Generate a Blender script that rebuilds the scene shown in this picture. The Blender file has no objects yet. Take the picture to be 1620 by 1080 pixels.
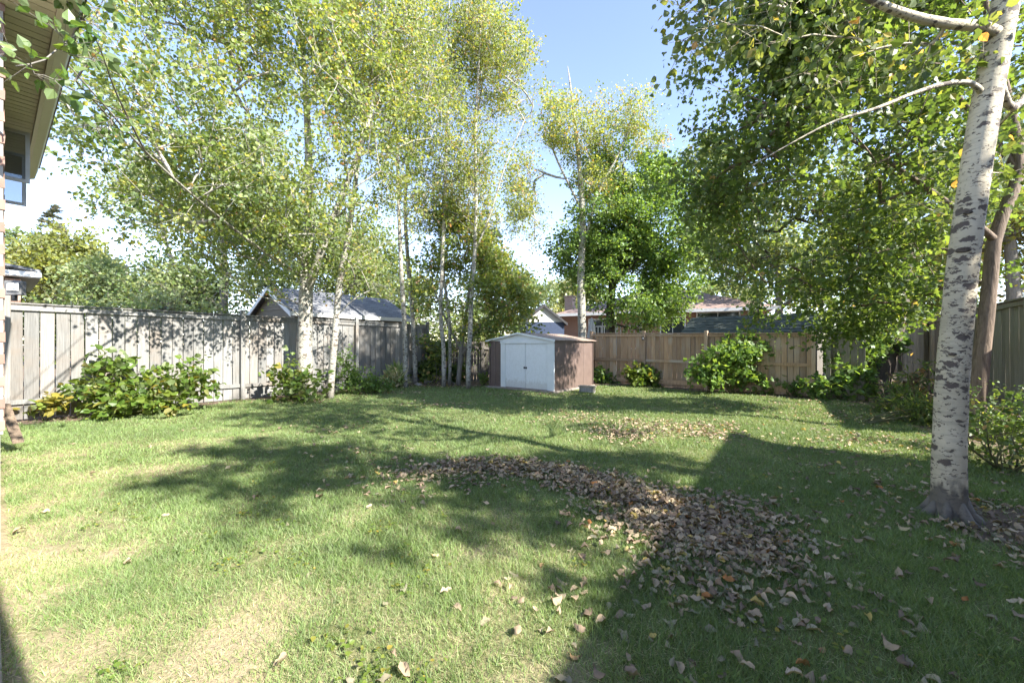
import bpy, math, random
import numpy as np
from mathutils import Matrix, Vector

# ------------------------------------------------------------------ camera, light, exposure
SC = bpy.context.scene
COL = SC.collection
F, HOR, CAMZ = 640.0, 545.0, 1.4            # focal length / horizon row of the 1620 px photograph, eye height
cam_d = bpy.data.cameras.new("camera")
cam = bpy.data.objects.new("camera", cam_d)
COL.objects.link(cam)
cam.location = (0, 0, CAMZ)
cam.rotation_euler = (math.radians(90), 0, 0)
cam_d.sensor_width = 36
cam_d.lens = 36 * F / 1620
cam_d.shift_y = (HOR - 540) / 1620
cam_d.clip_start = 0.05
cam_d.clip_end = 2000
SC.camera = cam

SUN_EL = math.radians(37)
SUN_AZ = math.atan2(0.83, -0.557)           # clockwise from +Y
sun_dir = Vector((math.sin(SUN_AZ) * math.cos(SUN_EL), math.cos(SUN_AZ) * math.cos(SUN_EL), math.sin(SUN_EL)))
world = bpy.data.worlds.new("World")
SC.world = world
world.use_nodes = True
wn = world.node_tree.nodes
sky = wn.new("ShaderNodeTexSky")
sky.sky_type = 'NISHITA'
sky.sun_disc = False
sky.sun_elevation = SUN_EL
sky.sun_rotation = SUN_AZ
sky.altitude = 100
sky.air_density = 0.8
sky.dust_density = 0.05
sky.ozone_density = 0.4
bgn = wn["Background"]
bgn.inputs["Strength"].default_value = 0.094
tintn = wn.new("ShaderNodeMix"); tintn.data_type = 'RGBA'; tintn.blend_type = 'MULTIPLY'
tintn.inputs[0].default_value = 1.0; tintn.inputs[7].default_value = (1.0, 0.89, 0.88, 1)
world.node_tree.links.new(sky.outputs[0], tintn.inputs[6])
world.node_tree.links.new(tintn.outputs[2], bgn.inputs["Color"])
sun_d = bpy.data.lights.new("sun", 'SUN')
sun_d.energy = 2.7
sun_d.angle = math.radians(0.53)
sun_d.color = (1.0, 0.95, 0.86)
sun = bpy.data.objects.new("sun", sun_d)
COL.objects.link(sun)
sun.rotation_euler = sun_dir.to_track_quat('Z', 'Y').to_euler()
SC.view_settings.view_transform = 'Standard'
SC.view_settings.look = 'None'
SC.view_settings.exposure = 2.72
SC.view_settings.gamma = 1.0
SC.view_settings.use_curve_mapping = False
SC.cycles.max_bounces = 8
SC.cycles.transparent_max_bounces = 8

rng = np.random.default_rng(11)
random.seed(5)

# ------------------------------------------------------------------ layout helpers
def gp(px, py):
    d = CAMZ * F / (py - HOR)
    return ((px - 810) / F * d, d)

def P(px, py, d):
    return ((px - 810) / F * d, d, CAMZ + (HOR - py) / F * d)

def hash2(ix, iy, s):
    h = (ix.astype(np.int64) * 374761393 + iy.astype(np.int64) * 668265263 + s * 974634777) & 0x7fffffff
    h = ((h ^ (h >> 13)) * 1274126177) & 0x7fffffff
    h = h ^ (h >> 16)
    return (h & 0xffff) / 65535.0

def vnoise(x, y, s=0):
    x = np.asarray(x, float); y = np.asarray(y, float)
    ix = np.floor(x); iy = np.floor(y)
    fx = x - ix; fy = y - iy
    fx = fx * fx * (3 - 2 * fx); fy = fy * fy * (3 - 2 * fy)
    a = hash2(ix, iy, s); b = hash2(ix + 1, iy, s); c = hash2(ix, iy + 1, s); d = hash2(ix + 1, iy + 1, s)
    return (a * (1 - fx) + b * fx) * (1 - fy) + (c * (1 - fx) + d * fx) * fy

def fbm(x, y, s=0):
    return 0.5 * vnoise(x, y, s) + 0.3 * vnoise(x * 2.1, y * 2.1, s + 7) + 0.2 * vnoise(x * 4.3, y * 4.3, s + 13)

def vnoise3(p, sc, s=0):
    return (vnoise(p[:, 0] * sc + p[:, 2] * sc * 0.7, p[:, 1] * sc, s) + vnoise(p[:, 0] * sc, p[:, 2] * sc + p[:, 1] * sc * 0.6, s + 3)) * 0.5

def sstep(a, b, x):
    t = np.clip((np.asarray(x, float) - a) / (b - a), 0, 1)
    return t * t * (3 - 2 * t)

# ------------------------------------------------------------------ object helpers
W = {}          # object -> world matrix

def world_of(o):
    return W[o.name] if o is not None else Matrix.Identity(4)

def place(o, parent=None, M=None):
    COL.objects.link(o)
    if M is None:
        W[o.name] = world_of(parent).copy()
    else:
        W[o.name] = M.copy()
    if parent is not None:
        o.parent = parent
        o.matrix_basis = world_of(parent).inverted() @ W[o.name]
    else:
        o.matrix_basis = W[o.name]
    return o

def tag(o, label=None, cat=None, group=None, kind=None):
    if label: o['label'] = label
    if cat: o['category'] = cat
    if group: o['group'] = group
    if kind: o['kind'] = kind
    return o

def thing(name, label, cat, M=None, group=None):
    o = bpy.data.objects.new(name, None)
    o.empty_display_size = 0.2
    if isinstance(M, (tuple, list)):
        M = Matrix.Translation(Vector((M[0], M[1], M[2] if len(M) > 2 else 0)))
    place(o, None, M if M is not None else Matrix.Identity(4))
    return tag(o, label, cat, group)

def frame(p, ang):
    return Matrix.Translation(Vector((p[0], p[1], p[2] if len(p) > 2 else 0))) @ Matrix.Rotation(ang, 4, 'Z')

class MB:
    def __init__(self):
        self.v = []; self.f = []
    def hexa(self, pts):
        b = len(self.v); self.v += [tuple(p) for p in pts]
        self.f += [(b, b+3, b+2, b+1), (b+4, b+5, b+6, b+7), (b, b+1, b+5, b+4), (b+1, b+2, b+6, b+5), (b+2, b+3, b+7, b+6), (b+3, b, b+4, b+7)]
        return self
    def box(self, x0, x1, y0, y1, z0, z1):
        return self.hexa([(x0,y0,z0),(x1,y0,z0),(x1,y1,z0),(x0,y1,z0),(x0,y0,z1),(x1,y0,z1),(x1,y1,z1),(x0,y1,z1)])
    def cbox(self, x0, x1, y0, y1, z0, z1, c=0.004):
        """box with chamfered edges round the z axis and top"""
        b = len(self.v)
        def ring(z, k):
            return [(x0+c+k,y0+k,z),(x1-c-k,y0+k,z),(x1-k,y0+c+k,z),(x1-k,y1-c-k,z),(x1-c-k,y1-k,z),(x0+c+k,y1-k,z),(x0+k,y1-c-k,z),(x0+k,y0+c+k,z)]
        self.v += ring(z0, 0) + ring(z1 - c, 0) + ring(z1, c * 0.6)
        for r in range(2):
            for i in range(8):
                j = (i + 1) % 8
                self.f.append((b+r*8+i, b+r*8+j, b+r*8+8+j, b+r*8+8+i))
        self.f.append(tuple(b + 16 + i for i in range(8)))
        self.f.append(tuple(b + 7 - i for i in range(8)))
        return self
    def beam(self, p0, p1, w, h):
        """beam of width w (horizontal) and height h (vertical) between two centre points"""
        p0 = Vector(p0); p1 = Vector(p1)
        d = (p1 - p0); s = Vector((-d.y, d.x, 0))
        if s.length < 1e-6: s = Vector((1, 0, 0))
        s = s.normalized() * (w / 2)
        u = Vector((0, 0, h / 2)) if abs(d.normalized().z) < 0.9 else Vector((d.x, d.y, 0)).normalized() * (h / 2) if Vector((d.x, d.y, 0)).length > 1e-6 else Vector((0, h / 2, 0))
        return self.hexa([p0 - s - u, p0 + s - u, p0 + s + u, p0 - s + u, p1 - s - u, p1 + s - u, p1 + s + u, p1 - s + u])
    def prism(self, poly, y0, y1):
        """polygon in x,z extruded along y"""
        b = len(self.v); n = len(poly)
        self.v += [(x, y0, z) for x, z in poly] + [(x, y1, z) for x, z in poly]
        self.f.append(tuple(b + i for i in range(n)))
        self.f.append(tuple(b + 2 * n - 1 - i for i in range(n)))
        for i in range(n):
            j = (i + 1) % n
            self.f.append((b + j, b + i, b + n + i, b + n + j))
        return self
    def tube(self, pts, rad, sides=6, cap=True, wob=0.0, seed=0):
        pts = [Vector(p) for p in pts]; n = len(pts)
        b = len(self.v)
        ref = None
        rr = random.Random(seed)
        for i, p in enumerate(pts):
            t = (pts[min(i+1, n-1)] - pts[max(i-1, 0)])
            if t.length < 1e-9: t = Vector((0, 0, 1))
            t.normalize()
            if ref is None:
                ref = Vector((1, 0, 0)) if abs(t.x) < 0.8 else Vector((0, 1, 0))
            ref = (ref - t * ref.dot(t))
            if ref.length < 1e-6: ref = t.orthogonal()
            ref.normalize()
            bi = t.cross(ref)
            r = rad[i] if hasattr(rad, '__len__') else rad
            for k in range(sides):
                a = 2 * math.pi * k / sides
                q = r * (1 + (rr.random() - 0.5) * wob)
                self.v.append(tuple(p + ref * (math.cos(a) * q) + bi * (math.sin(a) * q)))
        for i in range(n - 1):
            for k in range(sides):
                j = (k + 1) % sides
                self.f.append((b+i*sides+k, b+i*sides+j, b+(i+1)*sides+j, b+(i+1)*sides+k))
        if cap:
            self.f.append(tuple(b + k for k in reversed(range(sides))))
            self.f.append(tuple(b + (n-1)*sides + k for k in range(sides)))
        return self
    def lathe(self, prof, c=(0, 0, 0), sides=16):
        b = len(self.v); n = len(prof)
        for r, z in prof:
            for k in range(sides):
                a = 2 * math.pi * k / sides
                self.v.append((c[0] + r * math.cos(a), c[1] + r * math.sin(a), c[2] + z))
        for i in range(n - 1):
            for k in range(sides):
                j = (k + 1) % sides
                self.f.append((b+i*sides+k, b+i*sides+j, b+(i+1)*sides+j, b+(i+1)*sides+k))
        self.f.append(tuple(b + k for k in reversed(range(sides))))
        self.f.append(tuple(b + (n-1)*sides + k for k in range(sides)))
        return self
    def mesh(self, name, mat, smooth=False):
        me = bpy.data.meshes.new(name)
        me.from_pydata(self.v, [], self.f)
        me.materials.append(mat)
        if smooth:
            me.polygons.foreach_set('use_smooth', [True] * len(me.polygons))
        me.update()
        return me

def add(name, mb, mat, parent=None, M=None, smooth=False, local=True):
    """mb given in the parent's frame (or in M's frame when M is given)"""
    me = mb.mesh(name, mat, smooth) if isinstance(mb, MB) else mb
    return place(bpy.data.objects.new(name, me), parent, M)

def add_w(name, mb, mat, parent, smooth=False):
    """mb given in world coordinates"""
    inv = world_of(parent).inverted()
    mb.v = [tuple(inv @ Vector(v)) for v in mb.v]
    return add(name, mb, mat, parent, None, smooth)

def np_mesh(name, V, faces_n, L, mat, tint=None, smooth=False):
    """V (n,3); faces of faces_n loops each; L flat loop indices"""
    me = bpy.data.meshes.new(name)
    nf = len(faces_n) if hasattr(faces_n, '__len__') else len(L) // faces_n
    tot = faces_n if hasattr(faces_n, '__len__') else np.full(nf, faces_n)
    tot = np.asarray(tot, np.int32)
    st = np.zeros(nf, np.int32); st[1:] = np.cumsum(tot)[:-1]
    me.vertices.add(len(V)); me.vertices.foreach_set('co', np.ascontiguousarray(V, np.float32).ravel())
    me.loops.add(len(L)); me.loops.foreach_set('vertex_index', np.ascontiguousarray(L, np.int32))
    me.polygons.add(nf); me.polygons.foreach_set('loop_start', st)
    try:
        me.polygons.foreach_set('loop_total', tot)
    except Exception:
        pass
    if smooth:
        me.polygons.foreach_set('use_smooth', np.ones(nf, bool))
    if tint is not None:
        at = me.attributes.new('tint', 'FLOAT', 'FACE')
        at.data.foreach_set('value', np.ascontiguousarray(tint, np.float32))
    me.materials.append(mat)
    me.update(calc_edges=True)
    return me

# ------------------------------------------------------------------ materials
def nodes_of(name):
    m = bpy.data.materials.new(name); m.use_nodes = True
    nt = m.node_tree
    return m, nt, nt.nodes, nt.links, nt.nodes["Principled BSDF"]

def rgba(c): return (c[0], c[1], c[2], 1.0)

def mixc(nt, fac, a, b, mode='MIX'):
    n = nt.nodes.new("ShaderNodeMix"); n.data_type = 'RGBA'; n.blend_type = mode
    for sock, val in ((n.inputs[0], fac), (n.inputs[6], a), (n.inputs[7], b)):
        if hasattr(val, 'is_linked') or hasattr(val, 'links'):
            nt.links.new(val, sock)
        else:
            sock.default_value = rgba(val) if isinstance(val, (tuple, list)) else val
    return n.outputs[2]

def math_n(nt, op, a, b=None, c=None):
    n = nt.nodes.new("ShaderNodeMath"); n.operation = op
    for i, val in enumerate((a, b, c)):
        if val is None: continue
        if hasattr(val, 'links'): nt.links.new(val, n.inputs[i])
        else: n.inputs[i].default_value = val
    return n.outputs[0]

def ramp(nt, fac, stops):
    n = nt.nodes.new("ShaderNodeValToRGB")
    cr = n.color_ramp
    while len(cr.elements) < len(stops): cr.elements.new(0.5)
    for e, (p, c) in zip(cr.elements, stops):
        e.position = p; e.color = rgba(c) if isinstance(c, (tuple, list)) else (c, c, c, 1)
    nt.links.new(fac, n.inputs[0])
    return n.outputs[0]

def coords(nt, scale=(1, 1, 1), randomize=False, kind='Object'):
    tc = nt.nodes.new("ShaderNodeTexCoord")
    mp = nt.nodes.new("ShaderNodeMapping")
    mp.inputs['Scale'].default_value = scale
    out = tc.outputs[kind]
    if randomize:
        oi = nt.nodes.new("ShaderNodeObjectInfo")
        vm = nt.nodes.new("ShaderNodeVectorMath"); vm.operation = 'SCALE'
        vm.inputs[0].default_value = (37.0, 53.0, 71.0)
        nt.links.new(oi.outputs['Random'], vm.inputs['Scale'])
        va = nt.nodes.new("ShaderNodeVectorMath"); va.operation = 'ADD'
        nt.links.new(out, va.inputs[0]); nt.links.new(vm.outputs[0], va.inputs[1])
        out = va.outputs[0]
    nt.links.new(out, mp.inputs['Vector'])
    return mp.outputs[0]

def noise(nt, vec, scale, detail=4, rough=0.55, dist=0.0):
    n = nt.nodes.new("ShaderNodeTexNoise")
    n.inputs['Scale'].default_value = scale; n.inputs['Detail'].default_value = detail
    n.inputs['Roughness'].default_value = rough; n.inputs['Distortion'].default_value = dist
    nt.links.new(vec, n.inputs['Vector'])
    return n.outputs[0]

def bump(nt, h, strength, dist, bsdf):
    b = nt.nodes.new("ShaderNodeBump"); b.inputs['Strength'].default_value = strength; b.inputs['Distance'].default_value = dist
    nt.links.new(h, b.inputs['Height']); nt.links.new(b.outputs[0], bsdf.inputs['Normal'])

def M_plain(name, c1, c2, scale=6, rough=0.7, bs=0.2, bd=0.01, stretch=(1, 1, 1), rnd=False, rvar=0.0, metal=0.0, detail=5):
    m, nt, nd, lk, b = nodes_of(name)
    v = coords(nt, stretch, rnd)
    n = noise(nt, v, scale, detail)
    f = ramp(nt, n, [(0.3, 0.0), (0.7, 1.0)])
    c = mixc(nt, f, c1, c2)
    if rvar:
        oi = nd.new("ShaderNodeObjectInfo")
        k = math_n(nt, 'MULTIPLY_ADD', oi.outputs['Random'], 2 * rvar, 1 - rvar)
        hsv = nd.new("ShaderNodeHueSaturation"); lk.new(c, hsv.inputs['Color']); lk.new(k, hsv.inputs['Value'])
        c = hsv.outputs[0]
    lk.new(c, b.inputs['Base Color'])
    b.inputs['Roughness'].default_value = rough; b.inputs['Metallic'].default_value = metal
    if bs: bump(nt, n, bs, bd, b)
    return m

def M_wood(name, cols, alt, rvar=0.25, rough=0.85):
    """weathered board: grain along z, blotches, per-board tone"""
    m, nt, nd, lk, b = nodes_of(name)
    v = coords(nt, (1, 1, 1), True)
    vg = coords(nt, (34, 34, 1.1), True)
    g = noise(nt, vg, 1.6, 6, 0.65, 0.6)
    bl = noise(nt, v, 1.7, 4)
    fine = noise(nt, coords(nt, (110, 110, 3), True), 1.5, 3)
    c = ramp(nt, g, [(0.28, cols[0]), (0.5, cols[1]), (0.72, cols[2])])
    oi = nd.new("ShaderNodeObjectInfo")
    fa = math_n(nt, 'MULTIPLY', ramp(nt, bl, [(0.4, 0.0), (0.66, 1.0)]), oi.outputs['Random'])
    c = mixc(nt, fa, c, alt)
    c = mixc(nt, math_n(nt, 'MULTIPLY', ramp(nt, fine, [(0.3, 1.0), (0.5, 0.0)]), 0.35), c, tuple(x * 0.45 for x in cols[0]))
    wn_ = nd.new("ShaderNodeTexWhiteNoise"); wn_.noise_dimensions = '1D'
    lk.new(oi.outputs['Random'], wn_.inputs['W'])
    k = math_n(nt, 'MULTIPLY_ADD', wn_.outputs['Value'], 2 * rvar, 1 - rvar)
    hsv = nd.new("ShaderNodeHueSaturation"); lk.new(c, hsv.inputs['Color']); lk.new(k, hsv.inputs['Value'])
    lk.new(hsv.outputs[0], b.inputs['Base Color'])
    b.inputs['Roughness'].default_value = rough
    bump(nt, math_n(nt, 'ADD', g, fine), 0.35, 0.006, b)
    return m

def M_leaf(name, stops, trans=0.4, tcol=1.25, rough=0.42, tyel=1.15):
    m, nt, nd, lk, b = nodes_of(name)
    at = nd.new("ShaderNodeAttribute"); at.attribute_name = 'tint'
    c = ramp(nt, at.outputs['Fac'], stops)
    geo = nd.new("ShaderNodeNewGeometry")
    cb = mixc(nt, math_n(nt, 'MULTIPLY', geo.outputs['Backfacing'], 0.4), c, (0.28, 0.31, 0.20))
    lk.new(cb, b.inputs['Base Color'])
    b.inputs['Roughness'].default_value = rough
    b.inputs['Specular IOR Level'].default_value = 0.5
    tr = nd.new("ShaderNodeBsdfTranslucent")
    tm = mixc(nt, 1.0, c, (tcol * tyel, tcol, tcol * 0.45), 'MULTIPLY')
    lk.new(tm, tr.inputs['Color'])
    mx = nd.new("ShaderNodeMixShader"); mx.inputs[0].default_value = trans
    lk.new(b.outputs[0], mx.inputs[1]); lk.new(tr.outputs[0], mx.inputs[2])
    lk.new(mx.outputs[0], nd["Material Output"].inputs['Surface'])
    return m

def M_bark_white(name, near=False, base=(0.60, 0.53, 0.39), shade=(0.42, 0.37, 0.26), rot=0):
    m, nt, nd, lk, b = nodes_of(name)
    v = coords(nt, (1, 1, 1))
    n1 = noise(nt, v, 2.2, 5)
    c = mixc(nt, ramp(nt, n1, [(0.35, 0.0), (0.7, 1.0)]), base, shade)
    # fine horizontal bands
    nb = noise(nt, coords(nt, (2.5, 2.5, 26)), 1.8, 4, 0.6)
    c = mixc(nt, math_n(nt, 'MULTIPLY', ramp(nt, nb, [(0.5, 0.0), (0.75, 1.0)]), 0.5), c, (0.22, 0.20, 0.17))
    marks = None
    for sx, sz, th, amt in ((7.0, 15.0, 0.30, 1.0), (13.0, 42.0, 0.30, 0.85), (26.0, 60.0, 0.26, 0.7)):
        dv = nd.new("ShaderNodeMapping"); dv.inputs['Scale'].default_value = (sx, sx, sz)
        tc = nd.new("ShaderNodeTexCoord")
        wv = nd.new("ShaderNodeVectorMath"); wv.operation = 'ADD'
        nn = nd.new("ShaderNodeTexNoise"); nn.inputs['Scale'].default_value = 22; nn.inputs['Detail'].default_value = 5; nn.inputs['Roughness'].default_value = 0.65
        lk.new(tc.outputs['Object'], nn.inputs['Vector'])
        sc_ = nd.new("ShaderNodeVectorMath"); sc_.operation = 'SCALE'; sc_.inputs['Scale'].default_value = 0.085
        lk.new(nn.outputs['Color'], sc_.inputs[0])
        lk.new(tc.outputs['Object'], wv.inputs[0]); lk.new(sc_.outputs[0], wv.inputs[1])
        lk.new(wv.outputs[0], dv.inputs['Vector'])
        vo = nd.new("ShaderNodeTexVoronoi"); vo.inputs['Scale'].default_value = 1.0
        lk.new(dv.outputs[0], vo.inputs['Vector'])
        sel = nd.new("ShaderNodeSeparateColor"); lk.new(vo.outputs['Color'], sel.inputs[0])
        on = math_n(nt, 'GREATER_THAN', sel.outputs[0], 0.42)
        edge = ramp(nt, vo.outputs['Distance'], [(th, 1.0), (th + 0.08, 0.0)])
        mk = math_n(nt, 'MULTIPLY', math_n(nt, 'MULTIPLY', on, edge), amt)
        # marks gather in patches
        mk = math_n(nt, 'MULTIPLY', mk, ramp(nt, noise(nt, v, 1.6 + sx * 0.05, 2), [(0.38, 0.0), (0.46, 1.0)]))
        marks = mk if marks is None else math_n(nt, 'MAXIMUM', marks, mk)
    c = mixc(nt, marks, c, (0.075, 0.06, 0.05))
    # irregular rough dark patches and a few upright cracks
    big = noise(nt, coords(nt, (5, 5, 9)), 1.5, 8, 0.72, 0.4)
    marks = math_n(nt, 'MAXIMUM', marks, math_n(nt, 'MULTIPLY', ramp(nt, big, [(0.61, 0.0), (0.66, 1.0)]), 0.85))
    crk = noise(nt, coords(nt, (30, 30, 2.2)), 1.2, 6, 0.7, 0.5)
    marks = math_n(nt, 'MAXIMUM', marks, math_n(nt, 'MULTIPLY', ramp(nt, crk, [(0.69, 0.0), (0.73, 1.0)]), 0.6))
    c = mixc(nt, marks, c, (0.11, 0.088, 0.072))
    # rough dark bark towards the foot
    sx_ = nd.new("ShaderNodeSeparateXYZ"); tc2 = nd.new("ShaderNodeTexCoord"); lk.new(tc2.outputs['Object'], sx_.inputs[0])
    zz = math_n(nt, 'MULTIPLY_ADD', noise(nt, coords(nt, (9, 9, 5)), 1.2, 5), -0.42, sx_.outputs['Z'])
    foot = ramp(nt, zz, [(0.0, 0.9), (0.10, 0.0)]) if near else ramp(nt, zz, [(0.0, 0.6), (0.3, 0.0)])
    c = mixc(nt, foot, c, (0.10, 0.09, 0.075))
    lk.new(c, b.inputs['Base Color'])
    b.inputs['Roughness'].default_value = 0.8
    h = math_n(nt, 'SUBTRACT', math_n(nt, 'MULTIPLY', noise(nt, coords(nt, (1, 1, 3)), 30, 5), 0.5), math_n(nt, 'MULTIPLY', math_n(nt, 'MAXIMUM', marks, foot), 0.8))
    bump(nt, h, 0.6, 0.012, b)
    return m

def M_bark(name, c1, c2, rough=0.9):
    m, nt, nd, lk, b = nodes_of(name)
    g = noise(nt, coords(nt, (22, 22, 3.0)), 1.3, 6, 0.65, 0.8)
    n2 = noise(nt, coords(nt, (1, 1, 1)), 3.0, 3)
    c = ramp(nt, g, [(0.32, c1), (0.62, c2)])
    c = mixc(nt, math_n(nt, 'MULTIPLY', n2, 0.5), c, tuple(0.6 * (a + bb) for a, bb in zip(c1, c2)))
    lk.new(c, b.inputs['Base Color']); b.inputs['Roughness'].default_value = rough
    bump(nt, g, 0.8, 0.02, b)
    return m

def M_bricktex(name, ca, cb, mortar, bw=0.21, bh=0.073):
    m, nt, nd, lk, b = nodes_of(name)
    tc = nd.new("ShaderNodeTexCoord"); sp = nd.new("ShaderNodeSeparateXYZ"); lk.new(tc.outputs['Object'], sp.inputs[0])
    cx = nd.new("ShaderNodeCombineXYZ")
    lk.new(math_n(nt, 'ADD', sp.outputs['X'], sp.outputs['Y']), cx.inputs[0]); lk.new(sp.outputs['Z'], cx.inputs[1])
    br = nd.new("ShaderNodeTexBrick")
    br.inputs['Scale'].default_value = 1.0
    br.inputs['Brick Width'].default_value = bw; br.inputs['Row Height'].default_value = bh; br.inputs['Mortar Size'].default_value = bh * 0.11
    br.inputs['Color1'].default_value = rgba(ca); br.inputs['Color2'].default_value = rgba(cb); br.inputs['Mortar'].default_value = rgba(mortar)
    lk.new(cx.outputs[0], br.inputs['Vector'])
    n = noise(nt, coords(nt), 1.3, 5)
    c = mixc(nt, math_n(nt, 'MULTIPLY', n, 0.35), br.outputs['Color'], tuple(x * 0.7 for x in ca))
    lk.new(c, b.inputs['Base Color']); b.inputs['Roughness'].default_value = 0.85
    bump(nt, br.outputs['Fac'], -0.4, 0.01, b)
    return m

def M_shingle(name, c1, c2, row=0.09):
    m, nt, nd, lk, b = nodes_of(name)
    tc = nd.new("ShaderNodeTexCoord"); sp = nd.new("ShaderNodeSeparateXYZ"); lk.new(tc.outputs['Object'], sp.inputs[0])
    cx = nd.new("ShaderNodeCombineXYZ")
    lk.new(math_n(nt, 'ADD', sp.outputs['X'], sp.outputs['Y']), cx.inputs[0]); lk.new(sp.outputs['Z'], cx.inputs[1])
    br = nd.new("ShaderNodeTexBrick"); br.inputs['Scale'].default_value = 1.0
    br.inputs['Brick Width'].default_value = row * 3; br.inputs['Row Height'].default_value = row; br.inputs['Mortar Size'].default_value = row * 0.08
    br.inputs['Color1'].default_value = rgba(c1); br.inputs['Color2'].default_value = rgba(c2); br.inputs['Mortar'].default_value = rgba(tuple(x * 0.45 for x in c1))
    lk.new(cx.outputs[0], br.inputs['Vector'])
    n = noise(nt, coords(nt), 2.2, 6, 0.7)
    c = mixc(nt, ramp(nt, n, [(0.35, 0.0), (0.7, 0.55)]), br.outputs['Color'], tuple(x * 1.35 for x in c2))
    lk.new(c, b.inputs['Base Color']); b.inputs['Roughness'].default_value = 0.9
    bump(nt, br.outputs['Fac'], -0.5, 0.015, b)
    return m

def M_glass(name, col=(0.03, 0.035, 0.04)):
    m, nt, nd, lk, b = nodes_of(name)
    n = noise(nt, coords(nt), 1.5, 2)
    lk.new(mixc(nt, n, col, tuple(c * 1.6 for c in col)), b.inputs['Base Color'])
    b.inputs['Roughness'].default_value = 0.04
    b.inputs['Specular IOR Level'].default_value = 0.9
    return m

def M_clear(name):
    m, nt, nd, lk, b = nodes_of(name)
    b.inputs['Roughness'].default_value = 0.03
    b.inputs['Base Color'].default_value = (0.05, 0.055, 0.06, 1)
    b.inputs['Specular IOR Level'].default_value = 0.8
    t = nd.new("ShaderNodeBsdfTransparent"); t.inputs[0].default_value = (0.85, 0.88, 0.9, 1)
    mx = nd.new("ShaderNodeMixShader"); mx.inputs[0].default_value = 0.35
    lk.new(t.outputs[0], mx.inputs[1]); lk.new(b.outputs[0], mx.inputs[2])
    lk.new(mx.outputs[0], nd["Material Output"].inputs['Surface'])
    return m

def M_dirty(name):
    m, nt, nd, lk, b = nodes_of(name)
    n = noise(nt, coords(nt, (5, 5, 3)), 4.0, 7, 0.7)
    sx_ = nd.new("ShaderNodeSeparateXYZ"); tc2 = nd.new("ShaderNodeTexCoord"); lk.new(tc2.outputs['Object'], sx_.inputs[0])
    low = ramp(nt, math_n(nt, 'MULTIPLY_ADD', n, -0.45, sx_.outputs['Z']), [(0.0, 1.0), (0.12, 0.0)])
    c = mixc(nt, ramp(nt, n, [(0.45, 0.0), (0.75, 0.45)]), (0.76, 0.79, 0.80), (0.56, 0.57, 0.55))
    c = mixc(nt, math_n(nt, 'MULTIPLY', low, 0.28), c, (0.34, 0.28, 0.21))
    lk.new(c, b.inputs['Base Color']); b.inputs['Roughness'].default_value = 0.45
    bump(nt, n, 0.12, 0.01, b)
    return m

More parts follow.
